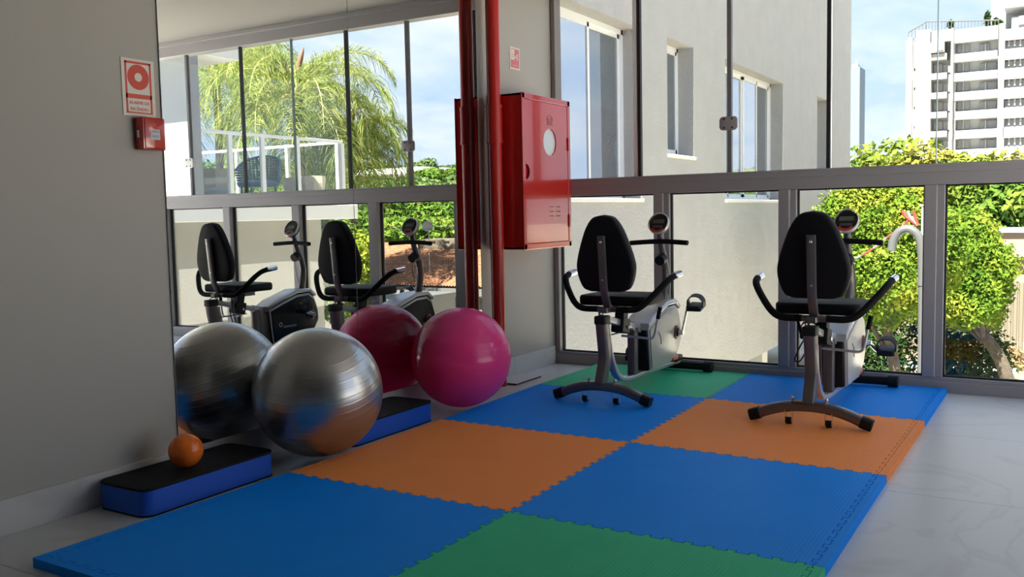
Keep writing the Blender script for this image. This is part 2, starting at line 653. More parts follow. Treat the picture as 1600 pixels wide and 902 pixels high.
# rails and posts (proud stepped profiles)
MB().box(-0.001, XE, 0.0, 0.085, ZR, ZT - 0.012, 0.003).box(-0.001, XE, -0.012, 0.09, ZT - 0.014, ZT, 0.003).box(-0.001, XE, -0.006, 0.0, ZT - 0.045, ZT - 0.012, 0.002).build('top_rail', m_frame, win)
MB().box(-0.001, XE, 0.0, 0.085, -0.002, ZB - 0.02, 0.003).box(-0.001, XE, 0.01, 0.085, ZB - 0.022, ZB).build('bottom_rail', m_frame, win)
for k in range(NP + 1):
    x0 = A1 + (k - 1) * (PW + PST) + PW if k > 0 else -0.001
    x1 = A1 + k * (PW + PST)
    if k == 0:
        MB().box(x0, x1, 0.0, 0.085, ZB, ZR, 0.003).build('post', m_frame, win)
    else:
        mid0, mid1 = x0, x1 - 0.030
        MB().box(x0, x1 - 0.036, 0.0, 0.085, ZB, ZR, 0.003).box(x1 - 0.038, x1, 0.018, 0.085, ZB, ZR, 0.003).build('post', m_frame, win)
for k in range(NP):
    x0 = A1 + k * (PW + PST)
    x1 = x0 + PW
    gp = MB().box(x0 - 0.01, x1 + 0.01, 0.050, 0.056, ZB - 0.01, ZR + 0.01).build('glass_pane', m_glass, win)
    gw = 0.009
    gb = MB()
    for yy0, yy1 in ((0.042, 0.0495), (0.0565, 0.064)):
        gb.box(x0 - 0.002, x0 + gw, yy0, yy1, ZB, ZR).box(x1 - gw, x1 + 0.002, yy0, yy1, ZB, ZR)
        gb.box(x0, x1, yy0, yy1, ZB - 0.002, ZB + gw).box(x0, x1, yy0, yy1, ZR - gw, ZR + 0.002)
    gb.build('gasket', m_gasket, gp)

win2 = thing('window_2', (0, 5.0, 0), 'frameless sliding glass panels above the grey rail', kind='structure', rz=PHI)
seams = [0.028, 0.616, 1.200, 1.775, 2.335, 2.898, 3.545, 4.13]
ZH = 2.43
for i in range(len(seams) - 1):
    off = 0.030 + (0.012 if i % 2 else 0)
    MB().box(seams[i] + 0.004, seams[i + 1] - 0.004, off, off + 0.008, ZT, ZH + 0.01).build('glass_panel', m_glass, win2)
m_seal_g = mat('grey_seal', (0.16, 0.16, 0.165), 0.4)
m_edge = mat('glass_edge', (0.30, 0.42, 0.38), 0.2)
for s_, w_, m_ in ((0.616, 0.020, m_gasket), (1.200, 0.026, m_seal_g), (1.775, 0.020, m_gasket), (2.335, 0.004, m_edge),
                   (2.898, 0.018, m_gasket), (3.545, 0.022, m_seal_g), (4.13, 0.018, m_gasket)):
    MB().box(s_ - w_ / 2, s_ + w_ / 2, 0.026, 0.054, ZT, ZH).build('seal_strip', m_, win2)
MB().box(0.575, 0.604, 0.028, 0.050, ZT, ZH, 0.002).build('edge_profile', m_white, win2, label='white edge profile of the first panel')
MB().box(-0.001, 0.030, 0.0, 0.085, ZT, ZH, 0.003).build('side_profile', mat('brown_profile', (0.22, 0.19, 0.18), 0.5), win2, label='dull brown profile against the wall')  # brown is the profile's own colour
for s_, z_ in ((1.200, 1.527), (3.545, 1.512)):
    l_ = MB().prism(rrect(0.110, 0.082, 0.022), 0.006, 0.026, 'Y', 0.004, 2, Matrix.Translation((s_, 0, z_))).build('lock', m_white if s_ > 3 else mat('grey_lock', (0.30, 0.28, 0.29), 0.4), win2, smooth=True)
    for a in (-0.024, 0.024):
        for b in (-0.026, 0.026):
            MB().cyl((s_ + a, 0.0035, z_ + b), (s_ + a, 0.0065, z_ + b), 0.006, 10).build('screw', m_gasket, l_)
tr = MB().box(-0.001, X1, 0.0, 0.10, ZH, CZ, 0.002).box(-0.001, X1, -0.02, 0.0, CZ - 0.035, CZ, 0.002).build('trim_1', m_frame)
tr.location = (0, 5.0, 0)
tr.rotation_euler = (0, 0, PHI)
tag(tr, 'grey head track running under the ceiling', kind='structure')

o = MB().box(X1 + 0.16, 13.0, -6.0, 5.1, -0.25, -0.002).build('terrace', mat('bounce_slab', (0.80, 0.78, 0.74), 0.8))  # added out of view: pale slab that bounces sunlight into the room
tag(o, 'unseen pale slab added beside the room to bounce sunlight in', kind='structure')

# ------------------------------------------------------------------ mirror panels
for y0, y1, lb in ((1.910, 2.984, 'large wall mirror panel nearest the alarm, reflecting the silver ball'),
                   (2.987, 4.096, 'large wall mirror panel beside the red pipe, reflecting the pink ball')):
    t = thing('wall_mirror', (0, (y0 + y1) / 2, 0.12), lb, 'mirror', 'mirror panels')
    h = (y1 - y0) / 2
    MB().box(-0.0055, 0.0, -h + 0.0006, h - 0.0006, 0.001, CZ - 0.125).build('mirror_glass', m_mirror, t)
    MB().box(-0.0055, 0.0004, -h - 0.0008, -h + 0.0005, 0.001, CZ - 0.125).build('bevelled_edge', m_seam, t)
    if y1 > 4:
        MB().box(-0.0055, 0.0005, h - 0.0005, h + 0.0015, 0.001, CZ - 0.125).build('bevelled_edge', m_gasket, t)

# ================================================================== foam mats
GX = {(0, 0): (0.351, 1.095), (1, 0): (1.384, 1.085), (2, 0): (2.405, 1.085),
      (0, 1): (0.378, 2.116), (1, 1): (1.380, 2.109), (2, 1): (2.397, 2.102),
      (0, 2): (0.374, 3.139), (1, 2): (1.365, 3.129), (2, 2): (2.400, 3.095),
      (0, 3): (0.352, 4.138), (1, 3): (1.352, 4.155), (2, 3): (2.410, 4.082),
      (0, 4): (0.352, 4.962), (1, 4): (1.340, 4.962), (2, 4): (2.416, 4.945)}
TM = 0.030
TEETH = 15


def jig(a, b, d=0.015):
    """toothed line from a to b (dovetail teeth), both ends on the line"""
    a, b = Vector((*a, 0)), Vector((*b, 0))
    L = (b - a).length
    t = (b - a) / L
    n = Vector((-t.y, t.x, 0))
    pts = [a]
    p = L / TEETH
    for k in range(TEETH):
        s0 = k * p
        for u, v in ((0.22, -1), (0.18, 1), (0.60, 1), (0.56, -1)) if k else ((0.22, -1), (0.18, 1), (0.60, 1), (0.56, -1)):
            pts.append(a + t * (s0 + p * (u + 0.12)) + n * d * v * 0.5)
    pts.append(b)
    return pts


def offset_poly(pts, d):
    """pull a closed outline inwards by d (counter-clockwise outline)"""
    out = []
    n = len(pts)
    for i in range(n):
        p0, p1, p2 = pts[i - 1], pts[i], pts[(i + 1) % n]
        e1 = (p1 - p0).normalized()
        e2 = (p2 - p1).normalized()
        n1 = Vector((-e1.y, e1.x, 0))
        n2 = Vector((-e2.y, e2.x, 0))
        m_ = n1 + n2
        if m_.length < 1e-5:
            m_ = n1
        m_.normalize()
        c = max(0.5, m_.dot(n1))
        out.append(p1 + m_ * d / c)
    return out


def mat_piece(i, j, m, label):
    c00, c10, c11, c01 = GX[(i, j)], GX[(i + 1, j)], GX[(i + 1, j + 1)], GX[(i, j + 1)]
    B = 0.035    # border strip width on outer sides

    def lerp(p, q, f):
        return (p[0] + (q[0] - p[0]) * f, p[1] + (q[1] - p[1]) * f)
    q00, q10, q11, q01 = c00, c10, c11, c01
    left, right = i == 0, i == 1
    if left:
        q00, q01 = lerp(q00, q10, B), lerp(q01, q11, B)
    if right:
        q10, q11 = lerp(q10, q00, B), lerp(q11, q01, B)
    front, back = j == 0, j == 3
    if front:
        q00, q10 = lerp(q00, q01, B), lerp(q10, q11, B)
    if back:
        q01, q11 = lerp(q01, q00, B), lerp(q11, q10, B)
    # shared toothed lines always run in +x / +y
    bot = jig(q00, q10)
    rgt = jig(q10, q11)
    top = jig(q01, q11)[::-1]
    lft = jig(q00, q01)[::-1]
    out = bot[:-1] + rgt[:-1] + top[:-1] + lft[:-1]
    cx = Vector(((c00[0] + c11[0]) / 2, (c00[1] + c11[1]) / 2, 0))
    t = thing('foam_mat', (cx.x, cx.y, 0), label, 'mat', 'interlocking foam mats')
    gap = 0.0013
    pts = offset_poly(out, gap)
    MB().prism([(p.x - cx.x, p.y - cx.y) for p in pts], 0.0004, TM, 'Z').build('mat_panel', m, t)
    strips = []
    if left:
        strips.append([Vector((*c00, 0))] + jig(q00, q01) + [Vector((*c01, 0))])
    if right:
        strips.append([Vector((*c10, 0)), Vector((*c11, 0))] + jig(q10, q11)[::-1])
    if front:
        strips.append([Vector((*c00, 0)), Vector((*c10, 0))] + jig(q00, q10)[::-1])
    if back:
        strips.append([Vector((*c01, 0))] + jig(q01, q11) + [Vector((*c11, 0))])
    for sp in strips:
        area = sum(sp[k - 1].x * sp[k].y - sp[k].x * sp[k - 1].y for k in range(len(sp)))
        if area < 0:
            sp = sp[::-1]
        sp = offset_poly(sp, gap)
        MB().prism([(p.x - cx.x, p.y - cx.y) for p in sp], 0.0004, TM, 'Z').build('edge_strip', m, t)
    return t


mat_piece(0, 0, m_fblue, 'blue foam mat in the left front corner, beside the near blue step')
mat_piece(1, 0, m_fgreen, 'dark green foam mat at the bottom edge of the picture')
mat_piece(0, 1, m_fora, 'orange foam mat next to the silver ball and far step')
mat_piece(1, 1, m_fblue, 'large blue foam mat in front centre, between green and orange mats')
mat_piece(0, 2, m_fblue, 'blue foam mat beside the pink ball, under the left bike rear foot')
mat_piece(1, 2, m_fora, 'orange foam mat under the rear foot of the right bike')
mat_piece(0, 3, m_fgreen, 'green foam mat by the window under the left exercise bike')
mat_piece(1, 3, m_fblue, 'blue foam mat by the window under the right bike front')


# ================================================================== balls and steps
def exball(name, c, r, m, label, rot, cat='ball', plug=None):
    t = thing(name, (c[0], c[1], c[2] - r), label, cat)
    o = MB().sphere((0, 0, 0), r, 72, 48).build('shell', m, t, smooth=True)
    o.location = (0, 0, r)
    o.rotation_euler = rot
    if plug:
        d = Vector(plug).normalized()
        p = MB().cyl(d * (r - 0.006), d * (r + 0.002), 0.010, 14).build('valve_plug', m_white, t)
        p.location = (0, 0, r)
    return t


exball('exercise_ball', (0.284, 2.391, 0.289), 0.268, m_ball_s, 'large silver grey exercise ball on the floor against the mirror', (0.25, 0.15, 0), plug=(-0.4, 0.7, -0.5))
exball('exercise_ball', (0.263, 3.483, 0.276), 0.259, m_ball_p, 'large glossy pink exercise ball beside the red pipe', (0.12, 0.10, 0.3), plug=(-0.3, 0.8, -0.6))


def step_board(loc, label, rz=0):
    L, D, H = 0.605, 0.262, 0.100
    t = thing('step_block', loc, label, 'step', 'foam step blocks', rz=rz)

    def out(w, h):
        return [(x, y) for x, y in rrect(w, h, 0.042, 6)]
    MB().prism(out(D, L), 0.006, H - 0.010, 'Z').build('foam_body', m_stepblue, t, smooth=True)
    MB().prism(out(D + 0.004, L + 0.004), H - 0.010, H, 'Z', 0.002).build('top_cover', m_steptop, t, smooth=True)
    MB().prism(out(D + 0.002, L + 0.002), 0.0004, 0.006, 'Z').build('base_pad', m_steptop, t, smooth=True)
    return t


step_board((0.147, 1.842, 0), 'blue foam step with black top under the small orange ball')
step_board((0.147, 2.908, 0), 'blue foam step with black top between silver and pink balls')
t = exball('toning_ball', (0.166, 1.808, 0.1635), 0.0625, m_ball_o, 'small glossy orange ball resting on the near blue step', (0, 0, 0))


# ================================================================== recumbent bikes
def pedal_set(parent, side, ang, cy, cz):
    """crank arm with pedal; side +1 right"""
    r = 0.165
    py, pz = cy + r * math.cos(ang), cz + r * math.sin(ang)
    x0, x1 = 0.075 * side, 0.105 * side
    MB().sweep([(x1, cy, cz), (x1 + 0.008 * side, py, pz)], rrect(0.011, 0.026, 0.005, 2)).cyl((x0, cy, cz), (x1 + 0.008 * side, cy, cz), 0.015, 14).build('crank_arm', m_chrome, parent, smooth=True)
    mt = Matrix.Translation((side * 0.165, py, pz)) @ Matrix.Rotation(0.25, 4, 'X')
    p = MB().box(-0.045, 0.045, -0.052, 0.052, -0.013, 0.013, 0.006, 2, mt).box(-0.04, 0.04, -0.060, -0.050, -0.010, 0.022, 0.003, 1, mt).cyl((x1, py, pz), (side * 0.13, py, pz), 0.007, 10).build('pedal', m_black, parent, smooth=True)
    loop = [mt @ Vector((a, 0.005, b)) for a, b in ((-0.046, 0.0), (-0.048, 0.035), (-0.03, 0.062), (0.0, 0.070), (0.03, 0.062), (0.048, 0.035), (0.046, 0.0))]
    MB().sweep(smooth_path(loop, 4), rrect(0.050, 0.006, 0.002, 1), up=Vector((0, 1, 0))).build('strap', m_black, p, smooth=True)


def make_bike(label, crank_ang, cable=False):
    t = thing('exercise_bike', (0, 0, 0), label, 'exercise bike', 'recumbent exercise bikes')
    # rear arched foot with caps and wheels
    arch = [(x, 0, 0.088 - 0.062 * abs(x / 0.25) ** 2.2) for x in np.linspace(-0.232, 0.232, 23)]
    MB().sweep(arch, rrect(0.048, 0.048, 0.015, 4), up=Vector((0, 1, 0))).build('rear_foot', m_tube, t, smooth=True)
    for s in (-1, 1):
        cp = [Vector((s * 0.222, 0, 0.0405)), Vector((s * 0.246, 0, 0.033)), Vector((s * 0.270, 0, 0.026))]
        MB().sweep(cp, rrect(0.056, 0.054, 0.018, 4), up=Vector((0, 1, 0)), scale=[1, 1.03, 0.95]).build('foot_cap', m_black, t, smooth=True)
        w = MB().cyl((s * 0.088 - 0.012, -0.010, 0.017), (s * 0.088 + 0.012, -0.010, 0.017), 0.0165, 20).build('wheel', m_black, t, smooth=True)
        MB().box(s * 0.088 - 0.017, s * 0.088 - 0.014, -0.024, 0.004, 0.010, 0.068).box(s * 0.088 + 0.014, s * 0.088 + 0.017, -0.024, 0.004, 0.010, 0.068).build('wheel_bracket', m_chrome, w)
        MB().cyl((s * 0.075, 0.0, 0.100), (s * 0.075, 0.0, 0.122), 0.0065, 8).sphere((s * 0.075, 0, 0.122), 0.0085, 12, 8).build('bolt', m_chrome, t, smooth=True)
    MB().box(-0.075, 0.075, -0.023, 0.023, 0.102, 0.110, 0.002).build('foot_plate', m_tube, t)
    # rear upright
    up_ = [Vector(q_) for q_ in ((0, -0.012, 0.095), (0, 0.030, 0.195), (0, 0.041, 0.225), (0, 0.040, 0.255), (0, 0.012, 0.415))]
    MB().sweep(up_, rrect(0.050, 0.066, 0.008, 2)).build('rear_upright', m_tube, t, smooth=True)
    MB().box(-0.030, 0.030, -0.022, 0.054, 0.408, 0.452, 0.006, 2).build('upright_cap', m_black, t, smooth=True)
    # curved lower beam: follows the upright down then forwards
    lb = smooth_path([(0, 0.062, 0.400), (0, 0.082, 0.300), (0, 0.115, 0.205), (0, 0.185, 0.115), (0, 0.300, 0.078), (0, 0.55, 0.072), (0, 0.85, 0.066), (0, 1.09, 0.060)], 6)
    MB().sweep(lb, rrect(0.040, 0.026, 0.006, 2)).build('lower_beam', m_silver, t, smooth=True)
    # front upright carrying the slide rail
    MB().sweep([(0, 0.40, 0.085), (0, 0.405, 0.345)], rrect(0.045, 0.060, 0.008, 2)).build('middle_upright', m_tube, t, smooth=True)
    MB().sweep([(0, 0.045, 0.432), (0, 0.46, 0.338)], rrect(0.034, 0.034, 0.005, 2)).build('slide_rail', m_silver, t, smooth=True)
    mt = Matrix.Translation((0, 0.425, 0.345)) @ Matrix.Rotation(-0.223, 4, 'X')
    MB().box(-0.021, 0.021, -0.052, 0.052, -0.024, 0.024, 0.003, 1, mt).build('rail_bracket', m_silver, t)
    # carriage under the seat
    mt = Matrix.Translation((0, 0.245, 0.380)) @ Matrix.Rotation(-0.223, 4, 'X')
    c_ = MB().box(-0.036, 0.036, -0.045, 0.045, -0.045, 0.034, 0.004, 1, mt).box(-0.026, 0.026, -0.03, 0.03, 0.03, 0.10, 0.003, 1, mt).build('seat_carriage', m_black, t)
    MB().cyl((-0.041, 0.26, 0.365), (0.041, 0.26, 0.365), 0.009, 12).build('bolt', m_chrome, c_)
    lv = smooth_path([(0.0, 0.255, 0.318), (0.10, 0.262, 0.312), (0.165, 0.265, 0.310), (0.185, 0.268, 0.335), (0.197, 0.272, 0.40), (0.203, 0.275, 0.43)], 5)
    lo = MB().tube(lv, 0.0065, 10).build('adjustment_lever', m_silver, t, smooth=True)
    MB().tube([(0.200, 0.2735, 0.415), (0.212, 0.280, 0.478)], 0.011, 12).build('lever_grip', m_foam, lo, smooth=True)
    MB().cyl((-0.030, -0.0 + 0.06, 0.330), (-0.026, 0.30, 0.330), 0.004, 8).build('stop_rod', m_tube, t)
    # seat frame, pad, back
    MB().box(-0.022, 0.022, 0.03, 0.36, 0.462, 0.490, 0.004).box(-0.012, 0.012, 0.25, 0.40, 0.450, 0.475, 0.003).build('seat_frame', m_tube, t)
    st = rrect(0.385, 0.320, 0.055, 6)
    MB().prism(st, 0.492, 0.545, 'Z', 0.014, 3, Matrix.Translation((0, 0.262, 0))).build('seat', m_vinyl, t, smooth=True)
    # back pad: egg outline, narrower at the top
    outl = []
    ctrl = [(0.085, 0.0), (0.126, 0.016), (0.151, 0.065), (0.162, 0.125), (0.152, 0.185), (0.126, 0.265), (0.096, 0.335), (0.056, 0.385), (0.0, 0.398)]
    rgt = smooth_path([(a, b, 0) for a, b in ctrl], 4)
    outl = [(p.x, p.y) for p in rgt] + [(-p.x, p.y) for p in rgt[::-1][1:]]
    mtb = Matrix.Translation((0, 0.085, 0.572)) @ Matrix.Rotation(0.10, 4, 'X')
    MB().prism(outl, -0.030, 0.030, 'Y', 0.016, 3, mtb).build('backrest', m_vinyl, t, smooth=True)
    piping = [mtb @ Vector((a * 0.995, 0.022, b * 0.995 + 0.001)) for a, b in outl]
    # back post
    bp_ = smooth_path([mtb @ Vector((0, -0.042, 0.295)), mtb @ Vector((0, -0.042, 0.16)), mtb @ Vector((0, -0.043, 0.03)), (0, 0.062, 0.535), (0, 0.088, 0.492), (0, 0.14, 0.478)], 6)
    po = MB().sweep(bp_, rrect(0.040, 0.022, 0.004, 2)).build('back_post', m_tube, t, smooth=True)
    for zz in (0.265, 0.068):
        c0 = mtb @ Vector((0, -0.052, zz))
        MB().sphere(c0, 0.0075, 12, 8, (1, 0.6, 1)).build('bolt', m_chrome, po, smooth=True)
    # side handles
    MB().cyl((-0.125, 0.083, 0.478), (0.125, 0.083, 0.478), 0.0145, 16).build('handle_tube', m_tube, t, smooth=True)
    for s in (-1, 1):
        hp = smooth_path([(s * 0.055, 0.083, 0.478), (s * 0.145, 0.083, 0.480), (s * 0.195, 0.093, 0.505), (s * 0.245, 0.125, 0.560), (s * 0.285, 0.165, 0.612), (s * 0.303, 0.215, 0.640), (s * 0.308, 0.315, 0.652)], 6)
        h_ = MB().tube(hp, 0.0165, 14).build('side_handle', m_foam, t, smooth=True)
        MB().tube([(s * 0.3040, 0.235, 0.6455), (s * 0.3082, 0.318, 0.6535)], 0.0178, 14).build('pulse_sensor', m_chrome, h_, smooth=True)
    # shroud: profile in (y, z)
    body = [(0.500, 0.090), (0.485, 0.200), (0.470, 0.345), (0.60, 0.392), (0.76, 0.438), (0.885, 0.440), (0.945, 0.40), (0.985, 0.300), (0.990, 0.215), (0.93, 0.135), (0.80, 0.090)]
    MB().prism(body, -0.055, 0.055, 'X', 0.014, 3).build('shroud', m_black, t, smooth=True)
    for s in (-1, 1):
        inset = [(0.515, 0.100), (0.502, 0.200), (0.490, 0.325), (0.61, 0.365), (0.76, 0.408), (0.875, 0.412), (0.925, 0.380), (0.960, 0.295), (0.965, 0.222), (0.912, 0.150), (0.79, 0.100)]
        sil = [(0.508, 0.094), (0.494, 0.200), (0.478, 0.335), (0.605, 0.380), (0.76, 0.424), (0.882, 0.428), (0.936, 0.390), (0.975, 0.298), (0.980, 0.215), (0.92, 0.140), (0.80, 0.093)]
        a, b = sorted((s * 0.050, s * 0.062))
        c_ = MB().prism(sil, a, b, 'X', 0.004, 2).build('side_cover', m_silver, t, smooth=True)
        a, b = sorted((s * 0.060, s * 0.070))
        MB().prism(inset, a, b, 'X', 0.004, 2).build('side_panel', m_panel_l if s > 0 else m_bpanel, t, smooth=True, label='pale grey side panel' if s > 0 else 'black side panel')
        MB().lathe([(0.040, 0.0), (0.040, 0.006), (0.030, 0.009)], mtx=Matrix.Translation((s * 0.070, 0.885, 0.265)) @ Matrix.Rotation(s * PI / 2, 4, 'Y'), seg=28).build('crank_ring', mat('dark_red_ring', (0.13, 0.02, 0.015), 0.4), t, smooth=True)
        MB().lathe([(0.026, 0.0), (0.026, 0.012), (0.020, 0.015)], mtx=Matrix.Translation((s * 0.071, 0.885, 0.265)) @ Matrix.Rotation(s * PI / 2, 4, 'Y'), seg=28).build('crank_hub', m_black, t, smooth=True)
    m_pr = mat('grey_print', (0.55, 0.55, 0.56), 0.4)
    lg = lettering('movement', 0.030, m_pr, t, (-0.0712, 0.665, 0.205), (PI / 2, 0, -PI / 2))
    ring = MB()
    n = 20
    for k in range(n):
        a0, a1 = 2 * PI * k / n, 2 * PI * (k + 1) / n
        vs = [ring.bm.verts.new((-0.0712, 0.575 + rr * math.cos(a), 0.222 + rr * math.sin(a))) for a, rr in ((a0, 0.017), (a1, 0.017), (a1, 0.011), (a0, 0.011))]
        ring.bm.faces.new(vs)
    ring.build('emblem', m_pr, t)
    curve_ = smooth_path([(0.0712, 0.60, 0.300), (0.0712, 0.635, 0.265), (0.0712, 0.640, 0.225)], 5)
    MB().tube(curve_, 0.0022, 6).build('panel_line', m_tube, t)
    top = [(0.462, 0.335), (0.470, 0.372), (0.60, 0.418), (0.76, 0.462), (0.895, 0.464), (0.958, 0.420), (0.962, 0.395), (0.90, 0.438), (0.76, 0.432), (0.60, 0.384)]
    top = [(0.458, 0.325), (0.463, 0.362), (0.53, 0.398), (0.76, 0.462), (0.895, 0.462), (0.955, 0.415), (0.945, 0.400), (0.885, 0.436), (0.76, 0.434), (0.60, 0.388), (0.475, 0.343)]
    MB().prism(top, -0.074, 0.074, 'X', 0.012, 3).build('top_cover', m_silver, t, smooth=True)
    MB().box(-0.045, 0.045, 0.955, 1.06, 0.072, 0.108, 0.008, 2).build('front_bracket', m_black, t, smooth=True)
    MB().box(0.046, 0.060, 0.86, 0.94, 0.094, 0.122, 0.003).build('warning_sticker', mat('orange_sticker', (0.75, 0.14, 0.03), 0.4), t)
    # front foot
    MB().cyl((-0.175, 1.095, 0.034), (0.175, 1.095, 0.034), 0.025, 20).build('front_foot', m_black, t, smooth=True)
    for s in (-1, 1):
        MB().cyl((s * 0.165, 1.095, 0.034), (s * 0.215, 1.095, 0.034), 0.033, 20).build('foot_cap', m_black, t, smooth=True)
    # console mast
    mast = smooth_path([(0, 0.865, 0.44), (0, 0.885, 0.52), (0, 0.895, 0.60), (0, 0.875, 0.685), (0, 0.835, 0.77), (0, 0.808, 0.855)], 6)
    ms = MB().tube(mast, 0.0235, 16, scale=[1.12 - 0.34 * k / (len(mast) - 1) for k in range(len(mast))]).build('mast', m_tube, t, smooth=True)
    MB().cyl((0, 0.84, 0.705), (0, 0.80, 0.692), 0.034, 20, 0.030).cyl((0, 0.868, 0.712), (0, 0.84, 0.705), 0.012, 12).build('tension_knob', m_black, t, smooth=True)
    hb = smooth_path([(-0.178, 0.786, 0.797), (-0.10, 0.796, 0.802), (0, 0.800, 0.806), (0.10, 0.796, 0.802), (0.178, 0.786, 0.797)], 5)
    MB().tube(hb, 0.0145, 14).build('handlebar', m_foam, t, smooth=True)
    # console: tilted oval head facing the rider
    mt = Matrix.Translation((0, 0.785, 0.902)) @ Matrix.Rotation(PI / 2 - 0.50, 4, 'X')
    egg = []
    for k in range(36):
        a = 2 * PI * k / 36
        r = 0.058 + 0.010 * math.sin(a)
        egg.append((r * 1.0 * math.cos(a), r * 1.10 * math.sin(a)))
    MB().prism(egg, -0.034, 0.004, 'Z', 0.012, 3, mt).build('console', m_black, t, smooth=True)
    eg2 = [(a * 1.06, b * 1.06) for a, b in egg]
    rim = MB()
    n = len(egg)
    lo = [rim.bm.verts.new(mt @ Vector((a, b, -0.012))) for a, b in eg2]
    hi = [rim.bm.verts.new(mt @ Vector((a * 1.0, b * 1.0, 0.006))) for a, b in eg2]
    i1 = [rim.bm.verts.new(mt @ Vector((a * 0.93, b * 0.93, 0.009))) for a, b in eg2]
    for A_, B_ in ((lo, hi), (hi, i1)):
        for k in range(n):
            rim.bm.faces.new((A_[k], A_[(k + 1) % n], B_[(k + 1) % n], B_[k]))
    rim.build('console_rim', m_silver, t, smooth=True)
    MB().box(-0.036, 0.036, 0.008, 0.034, 0.003, 0.0065, 0.001, 1, mt).build('screen', mat('lcd_grey', (0.09, 0.10, 0.09), 0.25), t)
    MB().box(-0.030, 0.030, -0.020, -0.006, 0.003, 0.0065, 0.001, 1, mt).build('button_bar', mat('console_button', (0.06, 0.06, 0.065), 0.35), t)
    arc = MB()
    for k in range(12):
        a0, a1 = PI * (1.20 + 0.60 * k / 12), PI * (1.20 + 0.60 * (k + 1) / 12)
        vs = [arc.bm.verts.new(mt @ Vector((rr * math.cos(a), rr * math.sin(a), 0.0052))) for a, rr in ((a0, 0.050), (a1, 0.050), (a1, 0.036), (a0, 0.036))]
        arc.bm.faces.new(vs)
    arc.build('console_mark', m_redmark, t)
    MB().cyl((0, 0.808, 0.85), (0, 0.793, 0.88), 0.016, 12).build('console_neck', m_black, t, smooth=True)
    pedal_set(t, 1, crank_ang, 0.885, 0.265)
    pedal_set(t, -1, crank_ang + PI, 0.885, 0.265)
    # small parts: sensor cable under the mast
    cb = smooth_path([(0.02, 0.88, 0.47), (0.034, 0.865, 0.55), (0.03, 0.845, 0.66), (0.02, 0.83, 0.74)], 5)
    MB().tube(cb, 0.0028, 6).build('cable', m_tube, t, smooth=True)
    cb = smooth_path([(-0.01, 0.06, 0.462), (-0.03, 0.05, 0.445), (-0.02, 0.02, 0.470), (0.0, 0.0, 0.452)], 5)
    MB().tube(cb, 0.003, 6).build('cable', m_black, t, smooth=True)
    if cable:
        cb = smooth_path([(-0.085, 0.12, 0.475), (-0.080, 0.13, 0.42), (-0.060, 0.14, 0.375), (-0.075, 0.14, 0.34), (-0.100, 0.14, 0.275), (-0.075, 0.14, 0.27), (-0.045, 0.14, 0.33), (-0.030, 0.15, 0.38)], 6)
        MB().tube(cb, 0.0035, 8).build('hanging_cord', m_black, t, smooth=True)
        MB().sweep([(-0.086, 0.12, 0.475), (-0.066, 0.135, 0.385)], rrect(0.014, 0.005, 0.001, 1)).build('cord_strap', m_black, t)
    return t


b1 = make_bike('recumbent exercise bike on blue and green mats, nearer the red cabinet', 1.10)
b1.location = (0.908, 3.815, TM)
b2 = make_bike('recumbent exercise bike on orange and blue mats, right-hand of the two', -0.35, True)
b2.location = (1.966, 3.765, TM)

# ================================================================== fire equipment
# riser pipe
t = thing('riser_pipe', (0.092, 4.132, 0), 'floor to ceiling red riser pipe between mirror and cabinet', 'pipe')
MB().cyl((0, 0, 0.0), (0, 0, CZ), 0.040, 28).build('pipe', m_redpipe, t, smooth=True)
MB().cyl((0, 0, 1.440), (0, 0, 1.635), 0.0455, 28).build('coupling', m_redpipe, t, smooth=True)
for z_ in (1.425, 1.626):
    MB().cyl((0, 0, z_), (0, 0, z_ + 0.019), 0.0475, 28).build('coupling_ring', m_redpipe, t, smooth=True)
# cabinet
CY0, CY1, CZ0, CZ1, CD = 4.205, 4.800, 0.805, 1.712, 0.232
t = thing('fire_hose_cabinet', (0, 4.5, CZ0), 'red metal fire hose cabinet with round window on the wall', 'cabinet')


def cab(*a):
    """box in world coordinates, relative to the cabinet"""
    x0, x1, y0, y1, z0, z1 = a[:6]
    return (x0, x1, y0 - 4.5, y1 - 4.5, z0 - CZ0, z1 - CZ0)


bmx = MB()
bmx.box(*cab(-0.005, CD, CY0, CY0 + 0.012, CZ0, CZ1)).box(*cab(-0.005, CD, CY1 - 0.012, CY1, CZ0, CZ1))
bmx.box(*cab(-0.005, CD, CY0, CY1, CZ0, CZ0 + 0.012)).box(*cab(-0.005, CD, CY0, CY1, CZ1 - 0.012, CZ1)).box(*cab(-0.005, 0.004, CY0, CY1, CZ0, CZ1))
fr_ = 0.030
bmx.box(*cab(CD - 0.004, CD + 0.004, CY0 - 0.003, CY0 + fr_, CZ0 - 0.003, CZ1 + 0.003), bev=0.002).box(*cab(CD - 0.004, CD + 0.004, CY1 - fr_, CY1 + 0.003, CZ0 - 0.003, CZ1 + 0.003), bev=0.002)
bmx.box(*cab(CD - 0.004, CD + 0.004, CY0, CY1, CZ0 - 0.003, CZ0 + fr_), bev=0.002).box(*cab(CD - 0.004, CD + 0.004, CY0, CY1, CZ1 - fr_, CZ1 + 0.003), bev=0.002)
bmx.build('cabinet_body', m_red, t)
